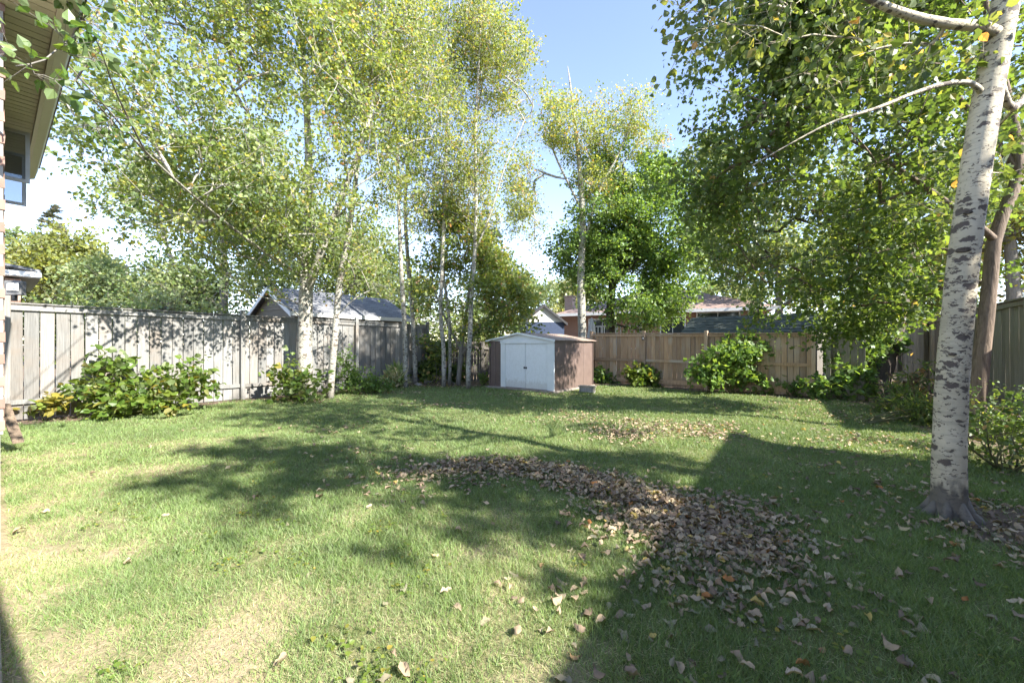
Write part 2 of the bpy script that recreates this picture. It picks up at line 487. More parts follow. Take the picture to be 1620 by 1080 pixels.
MT = dict(
    grey_wood=M_wood('weathered_grey_wood', ((0.128,0.128,0.122),(0.218,0.217,0.208),(0.29,0.289,0.278)), (0.24,0.20,0.165), 0.26),
    cedar=M_wood('brown_cedar_wood', ((0.25,0.155,0.09),(0.41,0.27,0.165),(0.50,0.355,0.235)), (0.40,0.345,0.285), 0.26),
    dark_wood=M_wood('dark_weathered_wood', ((0.10,0.09,0.075),(0.17,0.155,0.135),(0.24,0.22,0.195)), (0.15,0.12,0.09), 0.2),
    tan_wood=M_wood('tan_grey_wood', ((0.14,0.127,0.098),(0.225,0.207,0.165),(0.295,0.275,0.225)), (0.21,0.17,0.125), 0.24),
    white_bark=M_bark_white('white_poplar_bark', True),
    aspen_bark=M_bark_white('pale_aspen_bark', False, (0.45,0.43,0.37), (0.29,0.28,0.23)),
    brown_bark=M_bark('brown_furrowed_bark', (0.05,0.036,0.025), (0.24,0.18,0.13)),
    dark_bark=M_bark('dark_bark', (0.045,0.036,0.028), (0.12,0.095,0.075)),
    grey_bark=M_bark('grey_bark', (0.12,0.11,0.095), (0.27,0.25,0.22)),
    stem=M_plain('green_stem', (0.09,0.11,0.04), (0.14,0.12,0.06), 20, 0.7, 0),
    dead_stem=M_plain('dry_stem', (0.22,0.17,0.11), (0.32,0.25,0.17), 20, 0.8, 0),
    poplar_leaf=M_leaf('poplar_leaf_green_to_yellow', [(0,(0.0748,0.1324,0.0436)),(0.35,(0.1646,0.2415,0.0713)),(0.62,(0.2992,0.3818,0.099)),(0.84,(0.5087,0.4986,0.109)),(1,(0.5387,0.2961,0.1386))], 0.52),
    shade_poplar_leaf=M_leaf('poplar_leaf_green', [(0,(0.0517,0.0918,0.0324)),(0.4,(0.1207,0.1834,0.0504)),(0.7,(0.2242,0.2668,0.09)),(0.88,(0.5175,0.4002,0.09)),(1,(0.5865,0.2668,0.108))], 0.55),
    maple_leaf=M_leaf('maple_leaf_green', [(0,(0.049,0.0893,0.024)),(0.4,(0.1029,0.1785,0.045)),(0.7,(0.1813,0.2625,0.07)),(0.88,(0.3136,0.357,0.085)),(1,(0.5488,0.357,0.18))], 0.58),
    deep_leaf=M_leaf('deep_green_leaf', [(0,(0.054,0.117,0.0288)),(0.5,(0.1276,0.234,0.0518)),(1,(0.285,0.4212,0.1008))], 0.5),
    amber_leaf=M_leaf('olive_and_amber_leaf', [(0,(0.0945,0.1553,0.0338)),(0.45,(0.189,0.27,0.0567)),(0.7,(0.3645,0.4185,0.0945)),(0.86,(0.62,0.54,0.1215)),(1,(0.62,0.3375,0.243))], 0.5),
    shrub_leaf=M_leaf('broad_shrub_leaf', [(0,(0.049,0.0975,0.0182)),(0.5,(0.105,0.182,0.0286)),(0.85,(0.196,0.26,0.0455)),(1,(0.336,0.273,0.052))], 0.45),
    far_leaf=M_leaf('far_tree_leaf', [(0,(0.068,0.12,0.0425)),(0.5,(0.1615,0.232,0.0714)),(1,(0.34,0.384,0.119))], 0.45),
    far_yellow=M_leaf('far_yellow_green_leaf', [(0,(0.126,0.161,0.033)),(0.5,(0.28,0.308,0.06)),(1,(0.504,0.434,0.105))], 0.45),
    far_pale=M_leaf('far_pale_green_leaf', [(0,(0.12,0.1885,0.0825)),(0.5,(0.24,0.319,0.135)),(1,(0.405,0.4205,0.195))], 0.45),
    needle=M_leaf('spruce_needle', [(0,(0.03,0.05,0.025)),(0.6,(0.08,0.10,0.05)),(1,(0.24,0.17,0.10))], 0.15),
    dry_leaf=M_leaf('dry_fallen_leaf', [(0,(0.13,0.0931,0.0645)),(0.35,(0.27,0.196,0.1333)),(0.65,(0.44,0.3381,0.2193)),(0.85,(0.58,0.4606,0.3182)),(0.95,(0.5,0.3724,0.086)),(1,(0.4,0.1764,0.0516))], 0.2, 1.0, 0.75),
    grass=M_leaf('lawn_grass', [(0,(.10,.165,.045)),(.4,(.195,.305,.085)),(.65,(.31,.41,.14)),(.85,(.58,.55,.32)),(1,(.66,.58,.40))], 0.35, 1.1, 0.6),
    brick=M_plain('pinkish_brick', (0.25,0.15,0.115), (0.31,0.20,0.155), 14, 0.85, 0.3, 0.006, rnd=True, rvar=0.22),
    mortar=M_plain('grey_mortar', (0.34,0.32,0.29), (0.42,0.40,0.36), 25, 0.95, 0.3, 0.004),
    brick_tex=M_bricktex('orange_brickwork', (0.34,0.17,0.095), (0.27,0.125,0.07), (0.36,0.31,0.26)),
    brick_pink=M_bricktex('pink_brickwork', (0.42,0.27,0.20), (0.36,0.21,0.15), (0.42,0.38,0.33)),
    parge=M_plain('grey_parging', (0.40,0.40,0.39), (0.52,0.52,0.50), 8, 0.9, 0.3, 0.006),
    soffit=M_plain('cream_soffit_vinyl', (0.50,0.47,0.38), (0.56,0.53,0.44), 2, 0.55, 0.0, rvar=0.05),
    fascia=M_plain('cream_aluminium_fascia', (0.58,0.55,0.46), (0.64,0.61,0.52), 2, 0.4, 0.0),
    white_metal=M_plain('white_painted_metal', (0.68,0.72,0.73), (0.78,0.80,0.80), 3, 0.4, 0.05, 0.003),
    white_trim=M_plain('white_trim_paint', (0.72,0.72,0.70), (0.80,0.80,0.78), 3, 0.5, 0.0),
    white_door=M_dirty('white_door_metal'),
    brown_metal=M_plain('brown_painted_metal', (0.12,0.085,0.073), (0.155,0.112,0.096), 4, 0.5, 0.06, 0.003),
    shed_roof=M_plain('rusty_brown_roof_metal', (0.20,0.14,0.11), (0.40,0.30,0.24), 7, 0.7, 0.25, 0.006),
    dark_metal=M_plain('dark_metal', (0.03,0.03,0.032), (0.06,0.06,0.06), 10, 0.4, 0.0, metal=0.6),
    grey_metal=M_plain('grey_aluminium', (0.42,0.43,0.43), (0.52,0.53,0.53), 5, 0.4, 0.0, metal=0.3),
    dark_grey=M_plain('dark_grey_plastic', (0.12,0.12,0.12), (0.17,0.17,0.17), 5, 0.5, 0.0),
    navy=M_plain('navy_painted_boards', (0.022,0.04,0.085), (0.035,0.055,0.11), 5, 0.6, 0.1, 0.004, (8, 1, 1)),
    slate=M_shingle('grey_shingles', (0.13,0.135,0.15), (0.20,0.205,0.22)),
    brown_shingle=M_shingle('brown_shingles', (0.20,0.135,0.11), (0.26,0.185,0.155), 0.10),
    dark_shingle=M_shingle('charcoal_green_shingles', (0.045,0.055,0.05), (0.085,0.10,0.09), 0.07),
    black_roof=M_plain('black_roofing', (0.03,0.03,0.035), (0.06,0.06,0.065), 9, 0.85, 0.2, 0.005),
    siding=M_plain('olive_brown_siding', (0.15,0.125,0.085), (0.20,0.165,0.115), 3, 0.7, 0.15, 0.004, (1, 1, 12)),
    glass=M_glass('window_glass'),
    clear_glass=M_clear('clear_window_glass'),
    stone=M_plain('grey_stone', (0.25,0.23,0.21), (0.38,0.36,0.33), 9, 0.9, 0.6, 0.02),
    slab=M_plain('dirty_concrete', (0.22,0.18,0.15), (0.33,0.29,0.25), 6, 0.9, 0.4, 0.01),
    umbrella=M_plain('white_canvas', (0.62,0.64,0.68), (0.74,0.75,0.77), 6, 0.8, 0.1, 0.004),
    black=M_plain('black_cable', (0.02,0.02,0.02), (0.03,0.03,0.03), 9, 0.6, 0.0),
)

# ------------------------------------------------------------------ yard outline
LA, LB = Vector(gp(10, 668)), Vector(gp(676, 604))       # left fence
BC, BD = Vector(gp(937, 604)), Vector(gp(1290, 629))     # cedar back fence
RF, RN = Vector((13.0, 13.5)), Vector((8.2, 4.9))        # right fence, far to near
WT = Vector((-0.790, 0.613)); WN = Vector((0.613, 0.790))# house wall: tangent (away) and normal (into the yard)
HC = Vector((-3.46, 2.76))                                # house corner at the left edge of the picture
SHED_FL, SHED_FR = Vector(gp(775, 613)), Vector(gp(876, 622))

def side(a, b, x, y):       # >0 : right of a->b (yard side)
    d = (b - a).normalized()
    return (x - a.x) * d.y - (y - a.y) * d.x

def fence_dist(x, y):
    dl = side(LA, LB, x, y)
    db = 15.15 - np.asarray(y, float)
    dc = np.where(np.asarray(x) > 2.0, side(BC, BD, x, y), 9.0)
    dc = np.where((np.asarray(x) / np.maximum(np.asarray(y), 0.1) > 0.765), 9.0, dc)
    dr = side(RF, RN, x, y)
    return dl, db, dc, dr

def soil_of(x, y):
    """bare soil along the fences, under the trees and round the shed"""
    x = np.asarray(x, float); y = np.asarray(y, float)
    dl, db, dc, dr = fence_dist(x, y)
    n = fbm(x * 1.6, y * 1.6, 3)
    m = 1 - sstep(0.15, 0.9, dl - (n - 0.5) * 1.4)
    m = np.maximum(m, 1 - sstep(0.6, 2.3, db - (n - 0.5) * 1.5))
    m = np.maximum(m, 0.95 * (1 - sstep(0.1, 0.9, dc - (n - 0.5) * 0.9)))
    m = np.maximum(m, 0.9 * (1 - sstep(1.2, 3.2, dr - (n - 0.5) * 2.0)))
    # under the near poplar and the maple
    m = np.maximum(m, 0.85 * (1 - sstep(0.2, 1.3, np.hypot((x - 4.3) * 0.8, y - 3.0) - (n - 0.5))))
    return np.clip(m, 0, 1)

def dry_of(x, y):
    x = np.asarray(x, float); y = np.asarray(y, float)
    n = 0.5 * fbm(x * 0.9 + 4, y * 0.9, 21) + 0.5 * fbm(x * 3.1, y * 3.1, 27)
    b = 0.55 * (1 - sstep(1.0, 4.2, np.hypot((x + 2.7) * 0.8, y - 1.3)))
    b = b + 0.35 * (1 - sstep(0.5, 3.4, np.hypot((x + 5.0) * 0.8, y - 5.2)))
    b = b + 0.25 * (1 - sstep(0.8, 2.6, np.hypot(x - 1.6, (y - 6.3) * 1.0)))
    wall = (x - HC.x) * WN.x + (y - HC.y) * WN.y
    b = b + 0.5 * (1 - sstep(0.2, 1.0, wall))
    return np.clip(b * 0.85 + (n - 0.5) * 2.0 - 0.14, 0, 1)

def gz(x, y):
    x = np.asarray(x, float); y = np.asarray(y, float)
    k = 1 - sstep(14, 20, np.hypot(x, y))
    return k * ((fbm(x * 0.8, y * 0.8, 5) - 0.5) * 0.05 + (vnoise(x * 5, y * 5, 9) - 0.5) * 0.012)

# ------------------------------------------------------------------ ground
def axis(lo, hi, step, far):
    a = np.arange(lo, hi + step / 2, step)
    out = []
    s, p = step, hi
    while p < far:
        s *= 1.5; p += s; out.append(p)
    out2 = []
    s, p = step, lo
    while p > -far:
        s *= 1.5; p -= s; out2.append(p)
    return np.concatenate([np.array(out2[::-1]), a, np.array(out)])

def build_ground():
    xs = axis(-13, 15, 0.17, 900); ys = axis(-1.0, 17, 0.17, 900)
    X, Y = np.meshgrid(xs, ys)
    Z = gz(X, Y)
    nx, ny = len(xs), len(ys)
    V = np.stack([X, Y, Z], -1).reshape(-1, 3)
    i = np.arange(nx - 1)[None, :] + np.arange(ny - 1)[:, None] * nx
    L = np.stack([i, i + 1, i + 1 + nx, i + nx], -1).reshape(-1)
    m, nt, nd, lk, b = nodes_of('lawn_soil')
    sa = nd.new("ShaderNodeAttribute"); sa.attribute_name = 'soil'
    da = nd.new("ShaderNodeAttribute"); da.attribute_name = 'dry'
    v = coords(nt)
    n1 = noise(nt, v, 3.0, 6, 0.6); n2 = noise(nt, v, 38, 5, 0.7); n3 = noise(nt, v, 11, 4, 0.6)
    green = mixc(nt, n2, (0.06, 0.085, 0.025), (0.20, 0.21, 0.085))
    straw = mixc(nt, n2, (0.22, 0.17, 0.10), (0.42, 0.35, 0.23))
    dirt = mixc(nt, n2, (0.085, 0.062, 0.045), (0.22, 0.165, 0.12))
    f = math_n(nt, 'ADD', da.outputs['Fac'], math_n(nt, 'MULTIPLY_ADD', n3, 0.9, -0.45))
    c = mixc(nt, ramp(nt, f, [(0.25, 0.0), (0.75, 1.0)]), green, straw)
    f2 = math_n(nt, 'ADD', sa.outputs['Fac'], math_n(nt, 'MULTIPLY_ADD', n1, 0.8, -0.4))
    c = mixc(nt, ramp(nt, f2, [(0.35, 0.0), (0.7, 1.0)]), c, dirt)
    lk.new(c, b.inputs['Base Color']); b.inputs['Roughness'].default_value = 0.95
    b.inputs['Specular IOR Level'].default_value = 0.15
    bump(nt, math_n(nt, 'ADD', n2, n3), 0.7, 0.03, b)
    me = np_mesh('ground', V, 4, L, m, smooth=True)
    for nm, fn in (('soil', soil_of), ('dry', dry_of)):
        at = me.attributes.new(nm, 'FLOAT', 'POINT')
        at.data.foreach_set('value', fn(V[:, 0], V[:, 1]).astype(np.float32))
    o = place(bpy.data.objects.new('ground', me))
    tag(o, kind='structure', label='lawn ground with dry and bare soil patches')
build_ground()

# ------------------------------------------------------------------ our house at the left edge
def build_house():
    ang = math.atan2(WT.y, WT.x)
    M = frame((HC.x, HC.y, 0), ang)            # x: along the wall away from the corner, +y: into the house (away from the yard)
    # frame's +y is left of WT; WT=(-.79,.61) -> left normal = (-.61,-.79) = -WN : into the house
    r = thing('brick_house', 'pinkish brick house at the left edge with cream soffit and opened window', 'house', M)
    zt, zf = 3.72, 0.82
    L = 4.15
    add('foundation', MB().box(0.02, L - 0.02, 0.02, 2.4, -0.2, zf - 0.03).box(-9.5, -5.2, -0.28, 3.0, -0.2, zf - 0.03), MT['parge'], r)
    add('wall_core', MB().box(0.007, L - 0.03, 0.007, 2.4, zf - 0.03, zt + 0.1), MT['mortar'], r)
    w = add('wall', MB().box(-9.5, -5.2, -0.28, 3.0, zf - 0.027, zt + 0.1), MT['brick_pink'], r)
    # bricks: the return face towards the camera one by one, the yard face joined
    bl, bh, jt, bd = 0.20, 0.064, 0.011, 0.05
    protos = []
    rr = random.Random(3)
    for k in range(6):
        q = lambda: (rr.random() - 0.5) * 0.006
        protos.append(MB().hexa([(q(),q(),q()),(bl+q(),q(),q()),(bl+q(),bd,q()),(q(),bd,q()),(q(),q(),bh+q()),(bl+q(),q(),bh+q()),(bl+q(),bd,bh+q()),(q(),bd,bh+q())]).mesh('brick', MT['brick']))
    n = 0
    rot = Matrix.Rotation(-math.pi / 2, 4, 'Z')   # return face: bricks run into the house (+y), face looks to -x
    zs = np.arange(zf, zt - 0.02, bh + jt)
    for ci, z in enumerate(zs):
        for k in range(3):
            off = k * (bl + jt) + (0.105 if ci % 2 else 0.0)
            Mb = M @ Matrix.Translation((rr.uniform(-0.003, 0.003), off + bl, z)) @ rot
            o = bpy.data.objects.new('brick', protos[rr.randrange(6)]); place(o, r, Mb); n += 1
    mb = MB()
    for ci, z in enumerate(zs):
        x = 0.055 + (0.105 if ci % 2 else 0.0)
        while x < L - bl:
            e = rr.uniform(-0.002, 0.002)
            mb.box(x, x + bl, e, e + bd, z, z + bh)
            x += bl + jt
    o = add('brickwork', mb, MT['brick'], r); o['kind'] = 'stuff'
    # soffit: slats across the overhang, fascia with gutter
    OV = 0.22
    sl = []
    for k in range(3):
        sl.append(MB().hexa([(0.0,-OV,0.0),(0.088,-OV,0.0),(0.088,0.03,0.0),(0.0,0.03,0.0),(0.006,-OV,0.012),(0.082,-OV,0.012),(0.082,0.03,0.012),(0.006,0.03,0.012)]).mesh('soffit_slat', MT['soffit']))
    x = -0.45
    while x < L + 0.12:
        o = bpy.data.objects.new('soffit_slat', sl[rr.randrange(3)])
        place(o, r, M @ Matrix.Translation((x, 0, zt + rr.uniform(-0.001, 0.001))))
        x += 0.097
    add('soffit_board', MB().box(-0.5, L + 0.2, -OV, 0.03, zt + 0.0125, zt + 0.03), MT['soffit'], r)
    fa = add('fascia', MB().box(-0.5, L + 0.2, -OV - 0.03, -OV - 0.002, zt - 0.035, zt + 0.17), MT['fascia'], r)
    add('gutter', MB().prism([(0, 0), (0.012, 0), (0.012, 0.10), (0, 0.10)], 0, 0.001) if False else
        MB().hexa([(-0.5,-OV-0.10,zt+0.005),(L+0.22,-OV-0.10,zt+0.005),(L+0.22,-OV-0.033,zt-0.02),(-0.5,-OV-0.033,zt-0.02),(-0.5,-OV-0.13,zt+0.12),(L+0.22,-OV-0.13,zt+0.12),(L+0.22,-OV-0.033,zt+0.12),(-0.5,-OV-0.033,zt+0.12)]), MT['fascia'], fa)
    add('roof', MB().hexa([(-0.52,-OV-0.15,zt+0.175),(L+0.26,-OV-0.15,zt+0.175),(L+0.26,3.2,zt+1.5),(-0.52,3.2,zt+1.5),(-0.52,-OV-0.15,zt+0.21),(L+0.26,-OV-0.15,zt+0.21),(L+0.26,3.2,zt+1.55),(-0.52,3.2,zt+1.55)]).box(-9.6,-5.18,-0.30,3.1,zt+0.101,zt+0.24), MT['brown_shingle'], r)
    # opened casement sashes below the soffit
    for x0, o1, z0, z1 in ((2.33, 0.20, 3.13, 3.67), (2.75, 0.19, 2.97, 3.55)):
        wf = MB(); t = 0.032
        wf.box(x0, x0 + 0.03, -o1, -o1 + t, z0, z1).box(x0, x0 + 0.03, -t * 0.6, 0.0, z0, z1)
        wf.box(x0, x0 + 0.03, -o1 + t, -t * 0.6, z1 - t, z1).box(x0, x0 + 0.03, -o1 + t, -t * 0.6, z0, z0 + t)
        f = add('window_sash', wf, MT['grey_metal'], r)
        add('pane', MB().box(x0 + 0.012, x0 + 0.018, -o1 + t, -t * 0.6, z0 + t, z1 - t), MT['clear_glass'], f)
    # paved strip in the recess
    ps = thing('paved_strip', 'dark paved strip along the house wall at the bottom left', 'paving', M)
    ps['kind'] = 'structure'; del ps['category']
    for i in range(9):
        for k in range(2):
            add('paver', MB().cbox(-4.95 + i * 0.55, -4.41 + i * 0.55, 0.03 + k * 0.46, 0.48 + k * 0.46, -0.06, 0.03 + rr.uniform(-0.004, 0.004), 0.008), MT['slab'], ps)
    a = Vector(P(7, 640, 5.3)); b_ = Vector(P(29, 699, 5.15))
    pl = add('leaning_board', MB().beam((0, 0, 0), tuple(b_ - a), 0.10, 0.025), MT['brown_bark'], None, Matrix.Translation(a))
    tag(pl, 'short brown board leaning at the foot of the house wall beside the fence', 'board')
build_house()

# ------------------------------------------------------------------ fences
def fence(name, label, A, B, zt, mat, pitch, gap, posts, rails, post_up=0.12, rail_front=True, board_z0=0.03, cap=True, post_side=-1, post_w=0.095, seed=1, top_var=0.01):
    A = Vector((A[0], A[1])); B = Vector((B[0], B[1]))
    d = B - A; Lg = d.length
    ang = math.atan2(d.y, d.x)
    M = frame((A.x, A.y, 0), ang)
    r = thing(name, label, 'fence', M)
    rr = random.Random(seed)
    zat = lambda x: zt[0] + (zt[1] - zt[0]) * x / Lg
    w = pitch - gap
    zm = (zt[0] + zt[1]) / 2
    protos = []
    for k in range(6):
        q = lambda s=0.004: (rr.random() - 0.5) * s
        H = zm - board_z0
        mb = MB()
        # four sections along the height: a slightly warped board with chamfered edges
        secs = [0, 0.33 * H, 0.68 * H, H]
        b = 0
        for z in secs:
            dx, dy = q(0.008), q(0.010)
            mb.v += [(0.003+dx,dy,z),(w-0.003+dx,dy+q(),z),(w+dx,0.003+dy,z),(w+dx,0.019+dy,z),(dx,0.019+dy,z),(dx,0.003+dy,z)]
        for i in range(3):
            for kk in range(6):
                j = (kk + 1) % 6
                mb.f.append((i*6+kk, i*6+j, i*6+6+j, i*6+6+kk))
        mb.f.append(tuple(18 + i for i in range(6))); mb.f.append(tuple(5 - i for i in range(6)))
        protos.append(mb.mesh('board', mat))
    nb = int(Lg / pitch)
    for i in range(nb):
        x = i * pitch + gap / 2
        sc = (zat(x) - board_z0 + rr.uniform(-top_var, top_var)) / (zm - board_z0)
        Mb = M @ Matrix.Translation((x, 0.0, board_z0)) @ Matrix.Rotation(rr.uniform(-0.004, 0.004), 4, 'Y') @ Matrix.Diagonal((rr.uniform(0.96, 1.01), 1, sc, 1))
        place(bpy.data.objects.new('board', protos[rr.randrange(6)]), r, Mb)
    ps = [p * Lg for p in posts]
    for x in ps:
        up = post_up if post_up else 0
        yy = -0.10 if post_side < 0 else 0.03
        add('post', MB().cbox(x - post_w / 2, x + post_w / 2, yy - 0.01, yy + post_w - 0.006, -0.1, zat(x) + up, 0.006), mat, r)
    edges = sorted(set([0.0] + ps + [Lg]))
    for (h, hh, frac) in rails:
        for a, b in zip(edges[:-1], edges[1:]):
            if b - a < 0.25: continue
            a2 = a + (post_w / 2 + 0.002 if a in ps else 0); b2 = b - (post_w / 2 + 0.002 if b in ps else 0)
            za = (zat(a2) - h) if frac else h; zb = (zat(b2) - h) if frac else h
            za += rr.uniform(-0.008, 0.008); zb += rr.uniform(-0.008, 0.008)
            mb = MB().beam((a2, -0.025, za), (b2, -0.025, zb), 0.038, hh)
            add('rail', mb, mat, r)
    if cap:
        for a, b in zip(edges[:-1], edges[1:]):
            if b - a < 0.25: continue
            a2 = a + (post_w / 2 + 0.002 if a in ps and post_up else 0); b2 = b - (post_w / 2 + 0.002 if b in ps and post_up else 0)
            add('cap_board', MB().beam((a2, -0.01, zat(a2) + 0.024), (b2, -0.01, zat(b2) + 0.024), 0.125, 0.03), mat, r)
    return r

fence('weathered_fence', 'long weathered grey board fence along the left side of the yard', LA, LB, (2.13, 2.10), MT['grey_wood'], 0.196, 0.011,
      (0.0, 0.378, 0.70, 0.995), [(0.055, 0.09, True), (0.36, 0.085, False)], 0.15, seed=2)
DK0 = Vector((LB.x + 0.12, LB.y + 0.05)); DK1 = Vector((BC.x - 0.15, BC.y + 0.1))
fence('picket_fence', 'low dark weathered picket fence behind the metal shed', DK0, DK1, (1.52, 1.50), MT['dark_wood'], 0.115, 0.02,
      (0.0, 0.33, 0.66, 1.0), [(0.25, 0.085, True), (0.32, 0.085, False)], 0.0, cap=False, seed=3, top_var=0.03)
cedar = fence('cedar_fence', 'brown cedar board fence at the back with a mid rail and solar lamp', BC, BD, (1.80, 1.675), MT['cedar'], 0.142, 0.009,
      (0.0, 0.305, 0.60, 0.995), [(0.045, 0.075, True), (0.86, 0.085, False), (0.17, 0.13, False)], 0.10, seed=4)
fd = (BD - BC).normalized()
g0 = BD + fd * 0.28
fence('board_panel', 'narrow grey board panel beyond the gap at the end of the cedar fence', g0, g0 + fd * 0.75, (1.70, 1.66), MT['tan_wood'], 0.142, 0.006,
      (0.0,), [(0.05, 0.08, True), (0.8, 0.08, False)], 0.05, seed=9)
fence('side_fence', 'tan grey board fence along the right side behind the trees', RF, RN, (2.03, 2.36), MT['tan_wood'], 0.15, 0.006,
      (0.0, 0.22, 0.46, 0.70, 0.96), [(0.06, 0.09, True), (0.32, 0.10, False)], 0.0, seed=5)

# solar lamp on the second cedar post
def post_lamp():
    p = BC + (BD - BC) * 0.305 - Vector((fd.y, -fd.x)) * -0.0
    n = Vector((fd.y, -fd.x))                    # towards the yard
    q = p + n * 0.125
    r = thing('solar_lamp', 'small black solar lamp fixed near the top of a cedar fence post', 'lamp', frame((q.x, q.y, 1.60), math.atan2(fd.y, fd.x)))
    add('housing', MB().box(-0.045, 0.045, -0.02, 0.018, -0.05, 0.05).box(-0.055, 0.055, -0.05, 0.018, 0.05, 0.062), MT['dark_metal'], r)
    add('lens', MB().lathe([(0.028, -0.045), (0.034, -0.02), (0.034, 0.02), (0.02, 0.045)], (0, -0.035, 0), 10), MT['dark_grey'], r, smooth=True)
post_lamp()

# ------------------------------------------------------------------ metal shed
def build_shed():
    d = (SHED_FR - SHED_FL); w = d.length
    M = frame((SHED_FL.x, SHED_FL.y, 0), math.atan2(d.y, d.x))    # x along the front, +y to the back
    r = thing('metal_shed', 'small brown metal garden shed with white double doors and low gable roof', 'shed', M)
    D = 2.37; ze = 1.53; zp = 1.745; z0 = 0.07
    add('base', MB().box(-0.06, w + 0.06, -0.10, D + 0.05, -0.05, z0 - 0.002), MT['slab'], r)
    # brown ribbed panels: front left, sides, back
    def ribbed(n, x0, x1, y, zt, axis, out):
        """panels with a proud rib, each panel an object"""
        step = (x1 - x0) / n
        for i in range(n):
            a = x0 + i * step + 0.004; b = x0 + (i + 1) * step - 0.004
            mb = MB()
            prof = [(a, 0), (a + 0.03, 0.012), (b - 0.03, 0.012), (b, 0)]
            vs = []
            for (s, o) in prof:
                for z in (z0, zt):
                    vs.append(((s, y + out * o, z) if axis == 'x' else (y + out * o, s, z)))
            for (s, o) in ((b, -0.012), (a, -0.012)):
                for z in (z0, zt):
                    vs.append(((s, y + out * o, z) if axis == 'x' else (y + out * o, s, z)))
            k = len(prof) + 2
            mb.v = vs
            for q in range(k):
                p = (q + 1) % k
                mb.f.append((q*2, p*2, p*2+1, q*2+1))
            mb.f.append(tuple(q * 2 for q in reversed(range(k)))); mb.f.append(tuple(q * 2 + 1 for q in range(k)))
            add('wall_panel', mb, MT['brown_metal'], r)
    ribbed(2, 0.02, 0.47, 0, ze, 'x', -1)
    ribbed(4, 0.02, D - 0.02, w, ze, 'y', 1)
    ribbed(4, 0.02, D - 0.02, 0, ze, 'y', -1)
    ribbed(4, 0.02, w - 0.02, D, ze, 'x', 1)
    add('corner_trim', MB().box(-0.02, 0.02, -0.02, 0.02, z0, ze), MT['brown_metal'], r)
    add('corner_trim', MB().box(w - 0.02, w + 0.018, D - 0.02, D + 0.018, z0, ze), MT['brown_metal'], r)
    # white frame
    add('door_jamb', MB().cbox(0.475, 0.66, -0.022, 0.01, z0, ze - 0.095, 0.006), MT['white_metal'], r)
    add('door_jamb', MB().cbox(w - 0.21, w + 0.022, -0.022, 0.02, z0, ze - 0.095, 0.006), MT['white_metal'], r)
    add('door_track', MB().box(0.475, w + 0.02, -0.045, 0.01, ze - 0.093, ze - 0.02), MT['white_metal'], r)
    # gable panel
    xm = w / 2
    add('gable_panel', MB().prism([(-0.01, ze - 0.018), (w + 0.01, ze - 0.018), (w + 0.01, ze + 0.01), (xm, zp - 0.01), (-0.01, ze + 0.01)], -0.02, 0.012), MT['white_metal'], r)
    add('gable_panel', MB().prism([(0.0, ze), (w, ze), (xm, zp - 0.012)], D - 0.012, D + 0.012), MT['brown_metal'], r)
    # doors, each with pressed edges and a pull
    xa, xb = 0.66, w - 0.21
    xc = (xa + xb) / 2
    for (a, b, hx) in ((xa + 0.004, xc - 0.004, xc - 0.035), (xc + 0.004, xb - 0.004, xc + 0.035)):
        mb = MB().cbox(a, b, -0.014, 0.004, z0 + 0.012, ze - 0.10, 0.005)
        mb.cbox(a + 0.03, b - 0.03, -0.020, -0.0145, z0 + 0.05, ze - 0.15, 0.004)
        do = add('door', mb, MT['white_door'], r)
        h = MB()
        n = 10
        h.lathe([(0.03, 0), (0.034, 0.006), (0.026, 0.013), (0.012, 0.016)], (0, 0, 0), 12)
        Mh = M @ Matrix.Translation((hx, -0.0205, 0.70)) @ Matrix.Rotation(math.pi / 2, 4, 'X')
        add('handle', h, MT['dark_metal'], do, Mh, smooth=True)
    # roof: ribbed slopes with an overhang
    for s in (-1, 1):
        n = 7
        mb = MB()
        e = 0.10
        def rp(t, y, dz):     # t 0 ridge .. 1 eave
            x = xm + s * t * (xm + e)
            z = zp - (zp - ze) * t * (xm + e) / xm
            return (x, y, z + dz)
        ys = np.linspace(-0.09, D + 0.09, n + 1)
        for i in range(n):
            y0, y1 = ys[i] + 0.004, ys[i + 1] - 0.004
            mb.hexa([rp(0, y0, 0.004), rp(1, y0, 0.004), rp(1, y1, 0.004), rp(0, y1, 0.004), rp(0, y0, 0.022), rp(1, y0, 0.022), rp(1, y1, 0.022), rp(0, y1, 0.022)] if s > 0 else
                    [rp(1, y0, 0.004), rp(0, y0, 0.004), rp(0, y1, 0.004), rp(1, y1, 0.004), rp(1, y0, 0.022), rp(0, y0, 0.022), rp(0, y1, 0.022), rp(1, y1, 0.022)])
        add('roof_panel', mb, MT['shed_roof'], r)
        tr = MB().beam(Vector(rp(0, -0.1, 0.0)), Vector(rp(1, -0.1, 0.0)), 0.02, 0.05)
        add('roof_trim', tr, MT['white_metal'], r)
    # wooden step beside the shed
    p = gp(929, 621)
    st = thing('wooden_step', 'small weathered wooden step on the grass beside the brown shed wall', 'step', frame((p[0], p[1], 0), math.atan2(d.y, d.x) + 0.25))
    for i in range(2):
        add('tread', MB().cbox(-0.24, 0.24, -0.15 + i * 0.155, -0.002 + i * 0.155, 0.17, 0.205, 0.004), MT['tan_wood'], st)
    for x in (-0.2, 0.17):
        add('riser', MB().box(x, x + 0.04, -0.14, 0.14, -0.02, 0.169), MT['grey_wood'], st)
    add('front_board', MB().box(-0.155, 0.165, -0.137, -0.117, 0.03, 0.165), MT['grey_wood'], st)
build_shed()

